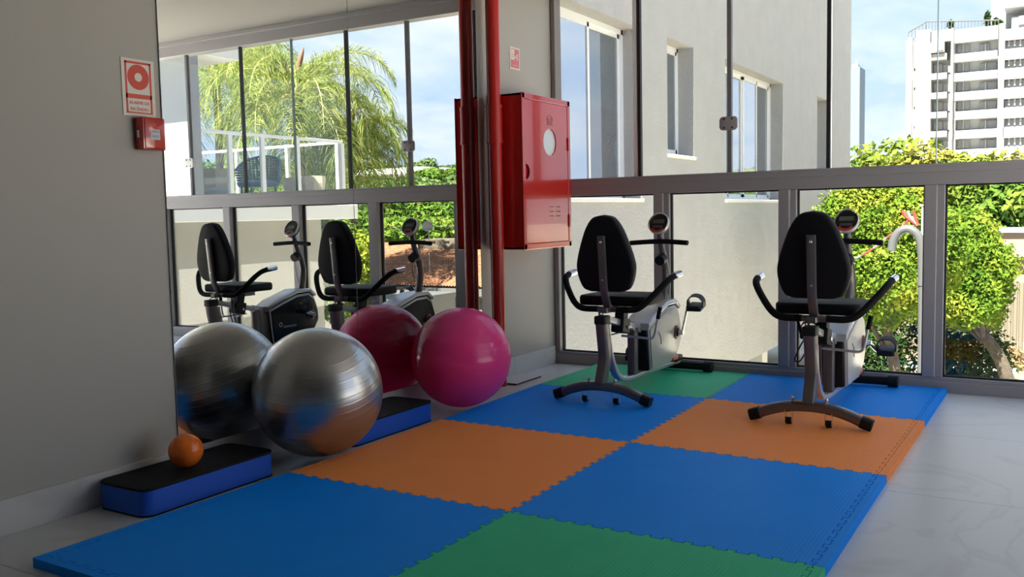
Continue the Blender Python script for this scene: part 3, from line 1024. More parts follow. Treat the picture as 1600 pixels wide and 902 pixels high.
# door with round hole, slots and finger notch: face in (y, z) made by a boolean
dy0, dy1, dz0, dz1 = CY0 + fr_ + 0.002 - 4.5, CY1 - fr_ - 0.002 - 4.5, fr_ + 0.002, CZ1 - CZ0 - fr_ - 0.002
door = MB().box(CD - 0.006, CD + 0.001, dy0, dy1, dz0, dz1, 0.0015).build('door', m_red, t)
cut = MB()
WY, WZ, WR = 0.040, 0.640, 0.082
cut.cyl((CD - 0.05, WY, WZ), (CD + 0.05, WY, WZ), WR, 48)
for k in range(3):
    for q_ in range(2):
        yy = 0.012 + q_ * 0.088
        zz = 0.243 - k * 0.028
        cut.box(CD - 0.05, CD + 0.05, yy, yy + 0.058, zz, zz + 0.007)
cut.cyl((CD - 0.05, dy0 + 0.004, 0.455), (CD + 0.05, dy0 + 0.004, 0.455), 0.046, 32)
cuto = cut.build('cutter', m_red)
mod = door.modifiers.new('b', 'BOOLEAN')
mod.object = cuto
mod.operation = 'DIFFERENCE'
mod.solver = 'EXACT'
cuto.parent = t
bpy.context.view_layer.update()
dg = bpy.context.evaluated_depsgraph_get()
nm = bpy.data.meshes.new_from_object(door.evaluated_get(dg))
door.modifiers.clear()
door.data = nm
bpy.data.objects.remove(cuto)
MB().cyl((CD - 0.012, WY, WZ), (CD - 0.008, WY, WZ), WR + 0.006, 40).build('round_window', mat('frosted_glass', (0.70, 0.74, 0.78), 0.25, noise=(120, 0.05)), door)
for k in range(3):
    for q_ in range(2):
        yy = 0.012 + q_ * 0.088
        zz = 0.243 - k * 0.028
        mt = Matrix.Translation((CD - 0.004, yy + 0.029, zz + 0.0035)) @ Matrix.Rotation(0.6, 4, 'Y')
        MB().box(-0.006, 0.006, -0.029, 0.029, -0.001, 0.001, mtx=mt).build('vent_slat', mat('pale_pink_slat', (0.70, 0.42, 0.38), 0.4), door)
MB().box(CD - 0.020, CD - 0.012, dy0 - 0.0, dy0 + 0.055, 0.40, 0.51).build('latch_pocket', m_redpipe, door)
for z_ in (0.12, 0.60):
    MB().box(CD + 0.0, CD + 0.008, dy1 + 0.0, dy1 + 0.012, z_, z_ + 0.08).build('hinge', m_redpipe, t)
em = MB()
for k in range(9):
    a = PI * (0.08 + 0.84 * k / 8)
    a2 = PI * (0.08 + 0.84 * (k + 1) / 8) if k < 8 else a
    if k < 8:
        em.cyl((CD + 0.001, WY - 0.036 * math.cos(a), 0.765 + 0.036 * math.sin(a)), (CD + 0.001, WY - 0.036 * math.cos(a2), 0.765 + 0.036 * math.sin(a2)), 0.0022, 6)
for k in range(4):
    em.box(CD, CD + 0.002, WY - 0.030 + k * 0.018, WY - 0.024 + k * 0.018, 0.748, 0.778 + (0.006 if k in (1, 2) else 0))
em.box(CD, CD + 0.002, WY - 0.036, WY + 0.036, 0.742, 0.746)
em.build('emblem', mat('emblem_red', (0.30, 0.006, 0.006), 0.3), door)


def sign(y0, y1, z0, z1, name, label):
    t = thing(name, (0, (y0 + y1) / 2, (z0 + z1) / 2), label, 'sign')
    w, h = (y1 - y0) / 2, (z1 - z0) / 2
    MB().box(-0.006, -0.003, -w, w, -h, h, 0.0005).build('plate', m_signw, t)
    return t, w, h


def ring_mesh(y, z, r0, r1, x, n=36):
    b = MB()
    for k in range(n):
        a0, a1 = 2 * PI * k / n, 2 * PI * (k + 1) / n
        vs = [b.bm.verts.new((x, y + rr * math.cos(a), z + rr * math.sin(a))) for a, rr in ((a0, r1), (a1, r1), (a1, r0), (a0, r0))]
        b.bm.faces.new(vs)
    return b


XS = -0.0026
t, w, h = sign(1.745, 1.885, 1.400, 1.608, 'alarm_sign', 'red and cream fire alarm sign with ring symbol on left wall')
b = MB()
fw = 0.008
iw, z_hi, z_lo = w - 0.014, h - 0.010, -h + 0.010
for (a0, a1, c0, c1) in ((-iw, iw, z_hi - fw, z_hi), (-iw, iw, z_lo, z_lo + fw * 0.6), (-iw, -iw + fw, z_lo, z_hi), (iw - fw, iw, z_lo, z_hi), (-iw, iw, -0.040, -0.024)):
    b.box(XS - 0.0006, XS, a0, a1, c0, c1)
b.build('border', m_signr, t)
ring_mesh(0, 0.038, 0.0, 0.046, XS + 0.0002).build('disc', m_signr, t)
ring_mesh(0, 0.038, 0.0, 0.016, XS + 0.0006).build('disc_centre', m_signw, t)
lettering('ALARME DE', 0.0165, m_signr, t, (XS, 0, -0.056), (PI / 2, 0, PI / 2))
lettering('INCÊNDIO', 0.0165, m_signr, t, (XS, 0, -0.079), (PI / 2, 0, PI / 2))

t = thing('alarm_call_point', (0, 1.838, 1.335), 'small red fire alarm call point box below its sign', 'alarm')
MB().box(-0.006, 0.042, -0.050, 0.050, -0.060, 0.060, 0.006, 2).build('housing', m_red, t, smooth=True)
MB().box(0.040, 0.0455, -0.042, 0.044, -0.054, 0.054, 0.003, 2).build('front_cover', m_red, t, smooth=True)
lb_ = MB().box(0.0455, 0.0462, -0.018, 0.022, -0.022, 0.016).build('paper_label', mat('label_white', (0.62, 0.64, 0.72), 0.5), t, label='white paper label')
lettering('APERTE', 0.0095, mat('blue_print', (0.10, 0.12, 0.30), 0.5), lb_, (0.0464, 0.002, 0.007), (PI / 2, 0, PI / 2))
lettering('AQUI', 0.0125, mat('blue_print', (0.10, 0.12, 0.30), 0.5), lb_, (0.0464, 0.002, -0.010), (PI / 2, 0, PI / 2))
tri = MB()
tri.prism([(-0.008, 0.028), (0.008, 0.028), (0.0, 0.042)], 0.0452, 0.0464, 'X').build('raised_mark', m_redmark, t)
MB().box(0.010, 0.026, -0.0515, -0.049, -0.018, 0.012, 0.001).build('key_slot', m_chrome, t)

t, w, h = sign(4.478, 4.598, 1.905, 2.040, 'hydrant_sign', 'small faded red and white hose sign above the red cabinet')
MB().box(XS - 0.0006, XS, -w + 0.010, w - 0.010, -h + 0.010, h - 0.010).build('print_field', m_signp, t)
b = MB()
b.box(XS, XS + 0.0006, -w + 0.012, -0.006, -0.010, h - 0.014).box(XS, XS + 0.0006, -0.006, 0.018, 0.004, 0.012).box(XS, XS + 0.0006, 0.018, 0.034, -0.008, 0.028)
b.build('symbol', m_signw, t)
b = MB()
b.box(XS + 0.0006, XS + 0.001, 0.022, 0.026, -0.002, 0.022).box(XS + 0.0006, XS + 0.001, -0.038, -0.012, 0.008, 0.012).box(XS + 0.0006, XS + 0.001, -0.038, -0.012, 0.020, 0.024)
b.build('symbol_detail', m_signp, t)
lettering('HIDRANTE', 0.012, m_signw, t, (XS + 0.0002, 0, -0.044), (PI / 2, 0, PI / 2))

# loose tile lying by the wall
t = thing('loose_tile', (0, 4.325, 0), 'loose white porcelain tile lying on the floor under cabinet', 'tile')
MB().box(0.012, 0.178, -0.150, 0.150, 0.0003, 0.010).build('tile_body', mat('shadow_brown_body', (0.10, 0.08, 0.065), 0.9), t)  # brown tile edge, darkened to stand in for the shadow gap
MB().box(0.012, 0.178, -0.150, 0.150, 0.010, 0.0125, 0.0005).build('glazed_face', m_tile, t)
#OUTSIDE#
# ================================================================== outside world
GZ = -3.0


def px_ray(u, v, mirrored=False):
    d = AR * ((u - 800) / FPX) - AU * ((v - 451) / FPX) + AF
    o = CAM.copy()
    if mirrored:
        d = Vector((-d.x, d.y, d.z))
        o = Vector((-o.x, o.y, o.z))
    return o, d


def at(u, v, y, mirrored=False):
    """world point on the plane y = const seen at a photograph pixel (directly or in the mirror)"""
    o, d = px_ray(u, v, mirrored)
    return o + d * ((y - o.y) / d.y)


gr = MB().box(-160, 220, 5.4, 320, GZ - 0.3, GZ).build('ground', m_ground)
tag(gr, 'ground outside one storey below the room', kind='structure')
own = MB().box(-0.20, X1 + 0.15, YB, 5.10, GZ, -0.26).build('wall_outer', m_offwhite)
tag(own, 'lower storey of the building below the room', kind='structure')

# ---------------- foliage
def leaf_mesh(name, blobs, n, size, m, parent, seed=1, shell=0.55, flat=0.0):
    """n leaf blades scattered in ellipsoid blobs [(cx,cy,cz,rx,ry,rz)]"""
    r = np.random.default_rng(seed)
    B = np.array(blobs, float)
    vol = (B[:, 3] * B[:, 4] * B[:, 5]) ** (2 / 3)
    idx = r.choice(len(B), n, p=vol / vol.sum())
    d = r.normal(size=(n, 3))
    d /= np.linalg.norm(d, axis=1)[:, None]
    rad = (shell + (1 - shell) * r.random(n) ** 0.7) * (1 + 0.10 * r.normal(size=n))
    c = B[idx, :3] + d * rad[:, None] * B[idx, 3:6]
    nrm = d * 0.8 + r.normal(size=(n, 3)) * 0.7 + np.array([0, 0, 0.5])
    nrm /= np.linalg.norm(nrm, axis=1)[:, None]
    a = np.cross(nrm, r.normal(size=(n, 3)))
    a /= np.linalg.norm(a, axis=1)[:, None]
    b = np.cross(nrm, a)
    s = size * (0.6 + 0.8 * r.random(n))[:, None]
    v = np.empty((n, 4, 3))
    v[:, 0] = c - a * s
    v[:, 1] = c - b * s * 0.5 + nrm * s * 0.15
    v[:, 2] = c + a * s
    v[:, 3] = c + b * s * 0.5 + nrm * s * 0.15
    me = bpy.data.meshes.new(name)
    me.vertices.add(n * 4)
    me.vertices.foreach_set('co', v.reshape(-1))
    me.loops.add(n * 4)
    me.loops.foreach_set('vertex_index', np.arange(n * 4, dtype=np.int32))
    me.polygons.add(n)
    me.polygons.foreach_set('loop_start', np.arange(0, n * 4, 4, dtype=np.int32))
    me.update(calc_edges=True)
    me.materials.append(m)
    o = bpy.data.objects.new(name, me)
    COL.objects.link(o)
    o.parent = parent
    o['kind'] = 'stuff'
    return o


def tree(base, crown, nblob, n, leaf, m, label, seed, trunk_r=0.15, name='tree', group=None, blob=0.42, forks=4):
    """crown = (cx, cy, cz, rx, ry, rz) in world space"""
    r = random.Random(seed)
    t = thing(name, base, label, 'tree', group)
    bx_, by_, bz_ = base
    cx, cy, cz, rx, ry, rz = crown
    blobs = []
    for k in range(nblob):
        while True:
            p = Vector((r.uniform(-1, 1), r.uniform(-1, 1), r.uniform(-1, 1)))
            if p.length <= 1:
                break
        s = blob * r.uniform(0.7, 1.2)
        p = p * (1 - s * 0.6)
        blobs.append((cx - bx_ + p.x * rx, cy - by_ + p.y * ry, cz - bz_ + p.z * rz, rx * s, ry * s, rz * s))
    leaf_mesh('foliage', blobs, n, leaf, m, t, seed)
    tk = MB()
    top = Vector((cx - bx_, cy - by_, cz - bz_ - rz * 0.3))
    tk.tube(smooth_path([(0, 0, 0), top * 0.4 + Vector((trunk_r, 0, 0)), top * 0.75, top], 5), trunk_r, 10, scale=[1 - 0.5 * k / 15 for k in range(16)])
    o = tk.build('trunk', m_bark, t, smooth=True)
    for k in range(forks):
        q_ = Vector(blobs[k][:3])
        MB().tube(smooth_path([top * 0.55, (top * 0.55 + q_) / 2 + Vector((0, 0, 0.1)), q_], 4), trunk_r * 0.4, 7, scale=[1 - 0.6 * k2 / 8 for k2 in range(9)]).build('branch', m_bark, t, smooth=True)
    return t


# real side: trees seen through the panes
cc = at(1382, 392, 16.3)
tree((cc.x + 0.1, 16.5, GZ), (cc.x, 16.3, cc.z - 0.1, 1.25, 1.2, 1.45), 46, 60000, 0.040, m_leaf_bright, 'bright yellow-green leafy tree just beyond the right bike', 11, 0.12, blob=0.34)
cc = at(1500, 428, 20.3)
tree((cc.x + 1.0, 20.5, GZ), (cc.x, 20.3, cc.z, 1.30, 1.3, 1.32), 40, 50000, 0.048, m_leaf_bright, 'yellow-green tree in front of the cream corrugated fence', 12, 0.15, blob=0.34)
tree((-0.6, 34, GZ), (-0.9, 34, 1.4, 4.6, 3.0, 1.75), 40, 30000, 0.13, m_leaf_rust, 'broad spreading tree with rusty patches under the white tower', 13, 0.3)
tree((3.6, 33, GZ), (2.6, 33, 0.9, 2.8, 2.5, 1.35), 24, 16000, 0.13, m_leaf_mid, 'mid green tree behind the cream building, right edge', 14, 0.25)
tree((-4.6, 41, GZ), (-3.6, 41, 0.6, 3.4, 3.0, 2.4), 24, 16000, 0.15, m_leaf_mid, 'dark green tree beside the corner of the stucco building', 15, 0.25)
for i, (x_, y_, r_, s_) in enumerate(((-11, 60, 4.6, 1), (-1.5, 68, 4.8, 2), (8, 62, 4.6, 3))):
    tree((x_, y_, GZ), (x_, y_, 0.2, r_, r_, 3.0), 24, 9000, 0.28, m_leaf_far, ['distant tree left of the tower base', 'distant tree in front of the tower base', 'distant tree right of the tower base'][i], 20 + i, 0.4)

# low shrubs under the near trees
sh = thing('shrub', (0.3, 21.5, GZ), 'dark green hedge shrub at the foot of the near tree', 'shrub')
leaf_mesh('foliage', [(0, 0, 0.7, 1.6, 0.7, 1.0), (1.0, 0.2, 0.6, 0.8, 0.6, 0.9), (-1.2, 0, 0.6, 0.9, 0.6, 0.8)], 9000, 0.06, m_leaf_dark, sh, 31)
sh = thing('shrub', (1.15, 24.4, GZ), 'dry brownish shrub against the corrugated fence', 'shrub')
leaf_mesh('foliage', [(0, 0, 0.15, 0.8, 0.4, 0.32), (0.7, 0.1, 0.25, 0.4, 0.3, 0.4)], 1500, 0.05, leaf_mat('leaf_dry', (0.16, 0.12, 0.05), (0.32, 0.22, 0.12), (0.30, 0.30, 0.08), 3), sh, 32)
sh = thing('shrub', (0.55, 23.2, GZ), 'lime green tuft of leaves by the fence foot', 'shrub')
leaf_mesh('foliage', [(0, 0, 0.08, 0.35, 0.3, 0.15)], 500, 0.05, m_leaf_bright, sh, 33)
RL = ['largest pale garden rock on the soil bed', 'pale rock just right of the largest garden rock', 'pale rock at the back, near the kerb', 'rightmost pale rock on the soil bed', 'smallest pale rock, at the very front of the soil bed']
for i, (x_, y_, s_) in enumerate(((0.95, 23.1, 0.17), (1.2, 23.35, 0.14), (0.8, 23.6, 0.13), (1.45, 23.2, 0.12), (1.1, 22.8, 0.10))):
    b = MB()
    bmesh.ops.create_icosphere(b.bm, subdivisions=2, radius=s_, matrix=Matrix.Diagonal((1.5, 1, 0.55, 1)))
    for v in b.bm.verts:
        v.co *= 1 + 0.18 * math.sin(v.co.x * 41 + v.co.y * 57 + v.co.z * 33 + i)
    o = b.build('garden_rock', mat('pale_rock', (0.62, 0.62, 0.62), 0.9, noise=(4, 0.2)))
    o.location = (x_, y_, GZ + s_ * 0.45)
    tag(o, RL[i], 'rock', 'pale rocks by the fence')
o = MB().box(-1.2, 3.4, 22.4, 26.2, GZ - 0.05, GZ + 0.03).build('soil_bed', m_soil)
tag(o, 'bare brown soil bed in front of the fence', kind='structure')
kb = thing('kerb', (0, 23.9, GZ), 'low pale concrete kerb edging the soil bed', 'kerb')
for k in range(5):
    MB().box(-1.0 + k * 0.62, -0.40 + k * 0.62, -0.06, 0.06, 0.03, 0.16, 0.01).build('kerb_stone', m_offwhite, kb)

# corrugated fence with one board per rib
fn = thing('fence', (0, 26.4, GZ), 'cream corrugated metal fence behind the trees', 'fence')
m_fence = mat('cream_metal', (0.15, 0.13, 0.10), 0.5)
x_ = -1.4
proto = None
for k in range(34):
    if proto is None:
        pts = [(0, 0), (0.03, -0.035), (0.095, -0.035), (0.125, 0), (0.125, 0.01), (0.0, 0.01)]
        proto = MB().prism(pts, 0.0, 2.0, 'Z').build('fence_sheet', m_fence, fn)
        proto.location = (x_, 0, 0)
    else:
        c_ = proto.copy()
        COL.objects.link(c_)
        c_.location = (x_ + k * 0.135, 0, 0)
MB().box(-1.5, 3.4, 0.012, 0.05, 1.7, 1.78).build('fence_rail', m_fence, fn)
gt = thing('gate', (2.95, 25.4, GZ), 'dark grey slatted gate in front of the cream fence', 'gate')
m_gate = mat('gate_grey', (0.14, 0.155, 0.18), 0.5)
for k in range(10):
    MB().box(-0.74 + k * 0.15, -0.62 + k * 0.15, -0.02, 0.02, 0.05, 1.05).build('gate_slat', m_gate, gt)
MB().box(-0.78, 0.78, 0.02, 0.06, 1.0, 1.12).build('top_bar', m_gate, gt)
MB().box(-0.78, 0.78, 0.02, 0.06, 0.1, 0.18).build('bottom_bar', m_gate, gt)
# cream building at the right edge
bd = thing('house', (3.9, 30, GZ), 'low cream building with flat blue-edged roof, right edge', 'building')
a = at(1545, 357, 30)
MB().box(a.x - 3.9, 8, -0.1, 5, 0, a.z - GZ - 0.12).build('wall', mat('warm_cream', (0.21, 0.175, 0.13), 0.8), bd)
MB().box(a.x - 4.0, 8.1, -0.25, 5, a.z - GZ - 0.12, a.z - GZ).build('roof_edge', mat('blue_grey_edge', (0.36, 0.48, 0.62), 0.5), bd)
z0 = at(1590, 396, 30).z - GZ
MB().box(a.x - 3.7, 8, -0.5, 0, z0 - 0.08, z0).build('awning', mat('awning_beige', (0.62, 0.50, 0.40), 0.8), bd)  # awning in one even beige
MB().box(a.x - 2.9, -1.0 + 1.8, -0.13, -0.10, 0.9, 2.0).build('window', m_winblue, bd)
# bent grey vent pipe, white post and red-white rope just outside the glass
PY = 9.6


def atx(u, v):
    return at(u, v, PY)


p_ = [atx(1440, 650), atx(1441, 520), atx(1441, 440), atx(1440, 392), atx(1434, 368), atx(1420, 358), atx(1405, 362), atx(1396, 376), atx(1393, 392)]
p_ = [Vector((p_[1].x, PY, GZ))] + p_[1:]
t = thing('vent_pipe', (p_[0].x, PY, GZ), 'pale grey gooseneck pipe rising just outside the glass', 'pipe')
rel = [q_ - Vector((p_[0].x, PY, GZ)) for q_ in p_]
MB().tube(smooth_path(rel, 6), 0.042, 16).build('pipe', m_pipe_g, t, smooth=True)
MB().cyl(rel[2] - Vector((0, 0, 0.04)), rel[2] + Vector((0, 0, 0.02)), 0.050, 16).build('joint_sleeve', m_pipe_g, t, smooth=True)
MB().cyl(rel[0], rel[0] + Vector((0, 0, 0.04)), 0.08, 16).build('base_flange', m_pipe_g, t, smooth=True)
pt = at(1441, 330, 10.1)
t = thing('post', (pt.x + 0.03, 10.1, GZ), 'white post behind the gooseneck pipe carrying the rope', 'post')
MB().box(-0.035, 0.035, -0.035, 0.035, 0, pt.z - GZ + 0.05, 0.004).build('shaft', m_towerg, t)
MB().box(-0.045, 0.045, -0.045, 0.045, pt.z - GZ + 0.05, pt.z - GZ + 0.07, 0.004).build('cap', m_rail, t)
ra = [at(1434, 350, 10.04), at(1425, 340, 10.04), at(1412, 352, 10.04), at(1400, 362, 10.04), at(1385, 372, 10.04), at(1365, 388, 10.04), at(1345, 400, 10.04), at(1331, 405, 10.04), at(1290, 412, 10.04), at(1240, 430, 10.04)]
t = thing('rope', ra[0], 'red and white barrier rope sagging from the white post', 'rope')
sp = smooth_path([q_ - ra[0] for q_ in ra], 6)
m_ropew = mat('white_rope', (0.16, 0.16, 0.16), 0.7)
m_roper = mat('red_rope', (0.20, 0.03, 0.02), 0.7)
for k in range(0, len(sp) - 1, 6):
    MB().tube(sp[k:k + 7], 0.012, 8).build('rope_section', m_roper if (k // 6) % 2 else m_ropew, t, smooth=True)
for dx, m_ in ((-0.08, m_ropew), (-0.12, m_roper), (-0.03, m_roper)):
    MB().tube([(0.0, 0, -0.02), (dx, 0, 0.08), (dx * 1.3, 0, 0.14)], 0.017, 8).build('rope_end', m_, t)

# ---------------- neighbouring stucco building (wall plane x = -2)
NX = -2.0
nb = thing('neighbour_building', (NX, 15, GZ), 'cream stucco building next door with recessed windows', 'building')
Y0, Y1, ZB_, ZTOP = 5.6, 25.33, -1.76, 7.0
wins = [(7.2, 11.20, 1.19, 3.465), (12.18, 13.27, 1.84, 3.51), (14.80, 18.50, 1.19, 3.545), (21.5, 22.6, 1.84, 3.59)]
REC = 0.32
ycur = Y0
wb_ = MB()
for (a, b, c, d) in wins:
    wb_.box(-REC, 0, ycur - 15, a - 15, ZB_ - GZ, ZTOP - GZ)
    wb_.box(-REC, 0, a - 15, b - 15, ZB_ - GZ, c - GZ)
    wb_.box(-REC, 0, a - 15, b - 15, d - GZ, ZTOP - GZ)
    ycur = b
wb_.box(-REC, 0, ycur - 15, Y1 - 15, ZB_ - GZ, ZTOP - GZ)
wb_.box(-9, -REC - 0.06, Y1 - 0.25 - 15, Y1 - 15, ZB_ - GZ, ZTOP - GZ).box(-9, -REC, Y0 - 15, Y1 - 15, ZB_ - GZ, ZB_ + 0.2 - GZ).box(-9, 0, Y0 - 15, Y1 - 15, ZTOP - GZ, ZTOP - GZ + 0.2)
wb_.build('wall', m_stucco, nb)
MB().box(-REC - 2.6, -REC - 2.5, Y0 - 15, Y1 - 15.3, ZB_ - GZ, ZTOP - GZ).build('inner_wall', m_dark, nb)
MB().box(-0.003, 0.010, 11.66 - 15, 11.675 - 15, ZB_ - GZ, 1.19 - GZ).build('joint_line', mat('joint_grey', (0.35, 0.34, 0.32), 0.8), nb)
MB().box(-0.003, 0.012, 22.95 - 15, 22.99 - 15, ZB_ - GZ, ZTOP - GZ).build('joint_line', mat('joint_pale', (0.80, 0.79, 0.75), 0.8), nb)
for k, yy in enumerate((7.0, 13.0, 19.0, 25.0)):
    MB().box(-0.9, -0.5, yy - 15.2, yy - 14.8, 0, ZB_ - GZ + 0.02).build('pillar', m_offwhite, nb)
m_winpane = mat('window_reflecting', (0.10, 0.12, 0.14), 0.03, spec=1.0, coat=1.0)
m_pane2 = mat('window_sky_pane', (0.55, 0.60, 0.66), 0.04, metal=0.9)
for i, (a, b, c, d) in enumerate(wins):
    L = b - a
    wo_ = MB()
    fw = 0.06
    xo0, xo1 = -REC + 0.00, -REC + 0.07
    wo_.box(xo0, xo1, a - 15, b - 15, c - GZ, c - GZ + fw).box(xo0, xo1, a - 15, b - 15, d - GZ - fw, d - GZ)
    wo_.box(xo0, xo1, a - 15, a - 15 + fw, c - GZ, d - GZ).box(xo0, xo1, b - 15 - fw, b - 15, c - GZ, d - GZ)
    wf = wo_.build('window', m_alu_w, nb)
    ns = 4 if L > 2 else 1
    sw = (L - 2 * fw) / ns
    for k in range(ns):
        y0_, y1_ = a + fw + k * sw - 15, a + fw + (k + 1) * sw - 15
        off = 0.010 if k % 2 else 0.040
        xx = xo0 + off
        sb = MB()
        f2 = 0.055
        sb.box(xx, xx + 0.028, y0_, y0_ + f2, c - GZ + fw, d - GZ - fw).box(xx, xx + 0.028, y1_ - f2, y1_, c - GZ + fw, d - GZ - fw)
        sb.box(xx, xx + 0.028, y0_, y1_, c - GZ + fw, c - GZ + fw + f2).box(xx, xx + 0.028, y0_, y1_, d - GZ - fw - f2, d - GZ - fw)
        sb.box(xx + 0.008, xx + 0.014, y0_ + f2, y1_ - f2, c - GZ + fw + f2, d - GZ - fw - f2)
        s_ = sb.build('sash', m_alu_w, wf)
        s_.data.materials.append(m_pane2 if k < ns - 1 else m_winpane)
        for f in s_.data.polygons[-6:]:
            f.material_index = 1
    MB().box(-REC + 0.07, 0.035, a - 15.0, b - 15 + 0.03, c - GZ - 0.045, c - GZ + 0.004, 0.004).build('sill', m_offwhite, nb)
# louvred white screen seen under the neighbour's wall
t = thing('louvre_screen', (-5.2, 30, GZ), 'white vertical slatted screen below the stucco building', 'screen')
for k in range(16):
    MB().box(-1.0 + k * 0.28, -0.82 + k * 0.28, -0.02, 0.02, 0, 2.2).build('slat', m_alu_w, t)
MB().box(-1.1, 3.6, 0.05, 0.10, 0, 2.2).build('backing', m_towerg, t)

# ---------------- white apartment tower far away
TY = 145.0


def T(u, v):
    return at(u, v, TY)


base = T(1500, 380)
tw = thing('apartment_tower', (base.x, TY, GZ), 'tall white apartment tower with banded balconies', 'building')


def tb(name, u0, v0, u1, v1, d0, d1, m, parent=None, label=None):
    """box spanning pixel columns/rows at tower distance, from depth d0 to d1 (smaller = nearer)"""
    vv1 = v1
    A_ = T((u0 + u1) / 2, v0)
    B_ = T((u0 + u1) / 2, vv1)
    xa, xb = T(u0, (v0 + v1) / 2).x, T(u1, (v0 + v1) / 2).x
    o_ = MB().box(xa - base.x, xb - base.x, d0, d1, B_.z - GZ, A_.z - GZ).build(name, m, parent or tw)
    if label:
        o_['label'] = label
    return o_


BOT = 262
tb('wall', 1413, 62, 1430, BOT, 1.2, 14, m_towerw)
tb('pilaster', 1416.5, 58, 1424, BOT, 0.5, 1.4, m_towerw)
tb('wall', 1430, 47, 1454, BOT, 0, 14, m_towerw)
tb('wall', 1454, 47, 1489, 65, 0, 14, m_towerw)
tb('fin', 1486.5, 47, 1490, BOT, -1.6, 14, m_towerw)
tb('wall', 1454, 65, 1487, BOT, 2.6, 14, m_towerg)
tb('parapet', 1490, 43, 1560, 64, 0, 1.0, m_towerw)
tb('wall', 1490, 44, 1560, BOT, 1.6, 14, m_towerg)
tb('column', 1559.5, 38, 1568.5, BOT, -0.6, 14, m_towerg)
tb('wall', 1568.5, 38, 1680, BOT, 1.0, 14, m_towerg)
FL = 30.3
for k in range(7):
    v = 66 + k * FL
    if k == 0:
        tb('window', 1454, v, 1476, v + 16, -0.2, 2.7, m_towerw)
        tb('window', 1466, v + 1, 1475, v + 13, -0.35, 0.1, m_winblue)
    else:
        tb('window', 1456, v + 1, 1470, v + 14, 2.3, 2.7, m_winblue if k in (5,) else m_towerw)
        tb('window', 1471, v + 1, 1483, v + 14, 2.4, 2.7, m_towerg)
    if k < 6:
        tb('balcony', 1453, v + 17.5, 1479, v + 27, 0.3, 2.6, m_towerw)
    # middle bay
    tb('window', 1495, v, 1513, v + 14, 1.2, 1.7, m_winblue)
    tb('window_bar', 1503, v, 1505, v + 14, 1.0, 1.3, m_towerw)
    tb('window', 1530, v, 1545 if k == 0 else 1556, v + 13, 1.3, 1.7, m_winblue)
    tb('window_bar', 1538, v, 1540, v + 13, 1.0, 1.4, m_towerw)
    tb('balcony', 1491, v + 15, 1558, v + 26.5, 0.4, 1.6, m_towerg if k == 0 else m_towerw)
    tb('balcony_slab', 1491, v + 26.5, 1558.5, v + 28.5, -0.2, 1.6, m_towerg)
    # right bays: white bands and window strips
    vb = 41 + k * 31.0
    tb('band', 1568.5, vb, 1680, vb + 17, -0.2, 1.0, m_towerw)
    tb('window', 1570, vb + 18, 1680, vb + 30, 0.6, 1.0, m_winblue)
    for q_ in range(9):
        tb('window_bar', 1575 + q_ * 9, vb + 18, 1577.5 + q_ * 9, vb + 30, 0.3, 0.7, m_towerw)
    # left slot windows
    if k > 0:
        tb('slot_window', 1426, v - 2, 1429.5, v + 9, 0.9, 1.3, m_winblue)
tb('penthouse', 1545, -60, 1680, 37, 5, 13, m_towerw)
tb('penthouse_annex', 1580, 18, 1680, 38, 1.5, 5, m_towerw)
for q_ in range(6):
    tb('window', 1591 + q_ * 14, 22, 1601 + q_ * 14, 36, 1.2, 1.6, m_winblue)
tb('roof_band', 1569, 3, 1680, 5, 0.5, 5, m_towerg)
# roof railing
rl = MB()
for u0, v0, u1, v1, y_ in ((1418, 49, 1446, 33, 0.8), (1446, 33, 1560, 31, 0.3)):
    P0, P1 = T(u0, v0) - base, T(u1, v1) - base
    P0.y = P1.y = y_
    P0.z += base.z - GZ
    P1.z += base.z - GZ
    rl.tube([P0, P1], 0.10, 6)
    n = max(4, int((u1 - u0) / 5))
    for k in range(n + 1):
        p = P0.lerp(P1, k / n)
        rl.tube([p - Vector((0, 0, 1.35)), p], 0.05, 5)
o = rl.build('roof_railing', mat('railing_grey', (0.09, 0.095, 0.10), 0.5), tw)
o['kind'] = 'stuff'
for (u_, h_, lb) in ((1542, 2.0, 'tallest dark pointed plant on the tower roof terrace'), (1555, 1.2, 'dark plant on the tower roof beside the penthouse wall'), (1561, 0.9, 'smallest dark plant on the tower roof, rightmost'), (1484, 0.9, 'lone dark plant on the tower roof behind the railing')):
    P = T(u_, 40)
    ob = thing('rooftop_plant', (P.x, TY + 0.9, T(u_, 42).z), None, 'plant', 'dark potted plants on the tower roof')
    tag(ob, lb)
    leaf_mesh('foliage', [(0, 0, h_ * 0.6, 0.35, 0.35, h_ * 0.6)], 160, 0.3, m_leaf_dark, ob, 50)
# slim bluish tower
P = at(1334, 105, 170)
st_ = thing('slim_tower', (P.x, 170, GZ), 'slim pale blue-grey tower in the haze beside the stucco corner', 'building')
hw = (at(1341, 105, 170).x - at(1322, 105, 170).x) / 2
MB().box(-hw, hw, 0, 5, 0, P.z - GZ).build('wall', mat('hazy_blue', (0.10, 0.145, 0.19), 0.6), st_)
MB().tube([(0, 2, P.z - GZ), (0, 2, P.z - GZ + 1.6)], 0.12, 6).box(-hw * 0.5, hw * 0.5, 1, 3, P.z - GZ, P.z - GZ + 0.7).build('antenna', m_towerg, st_)

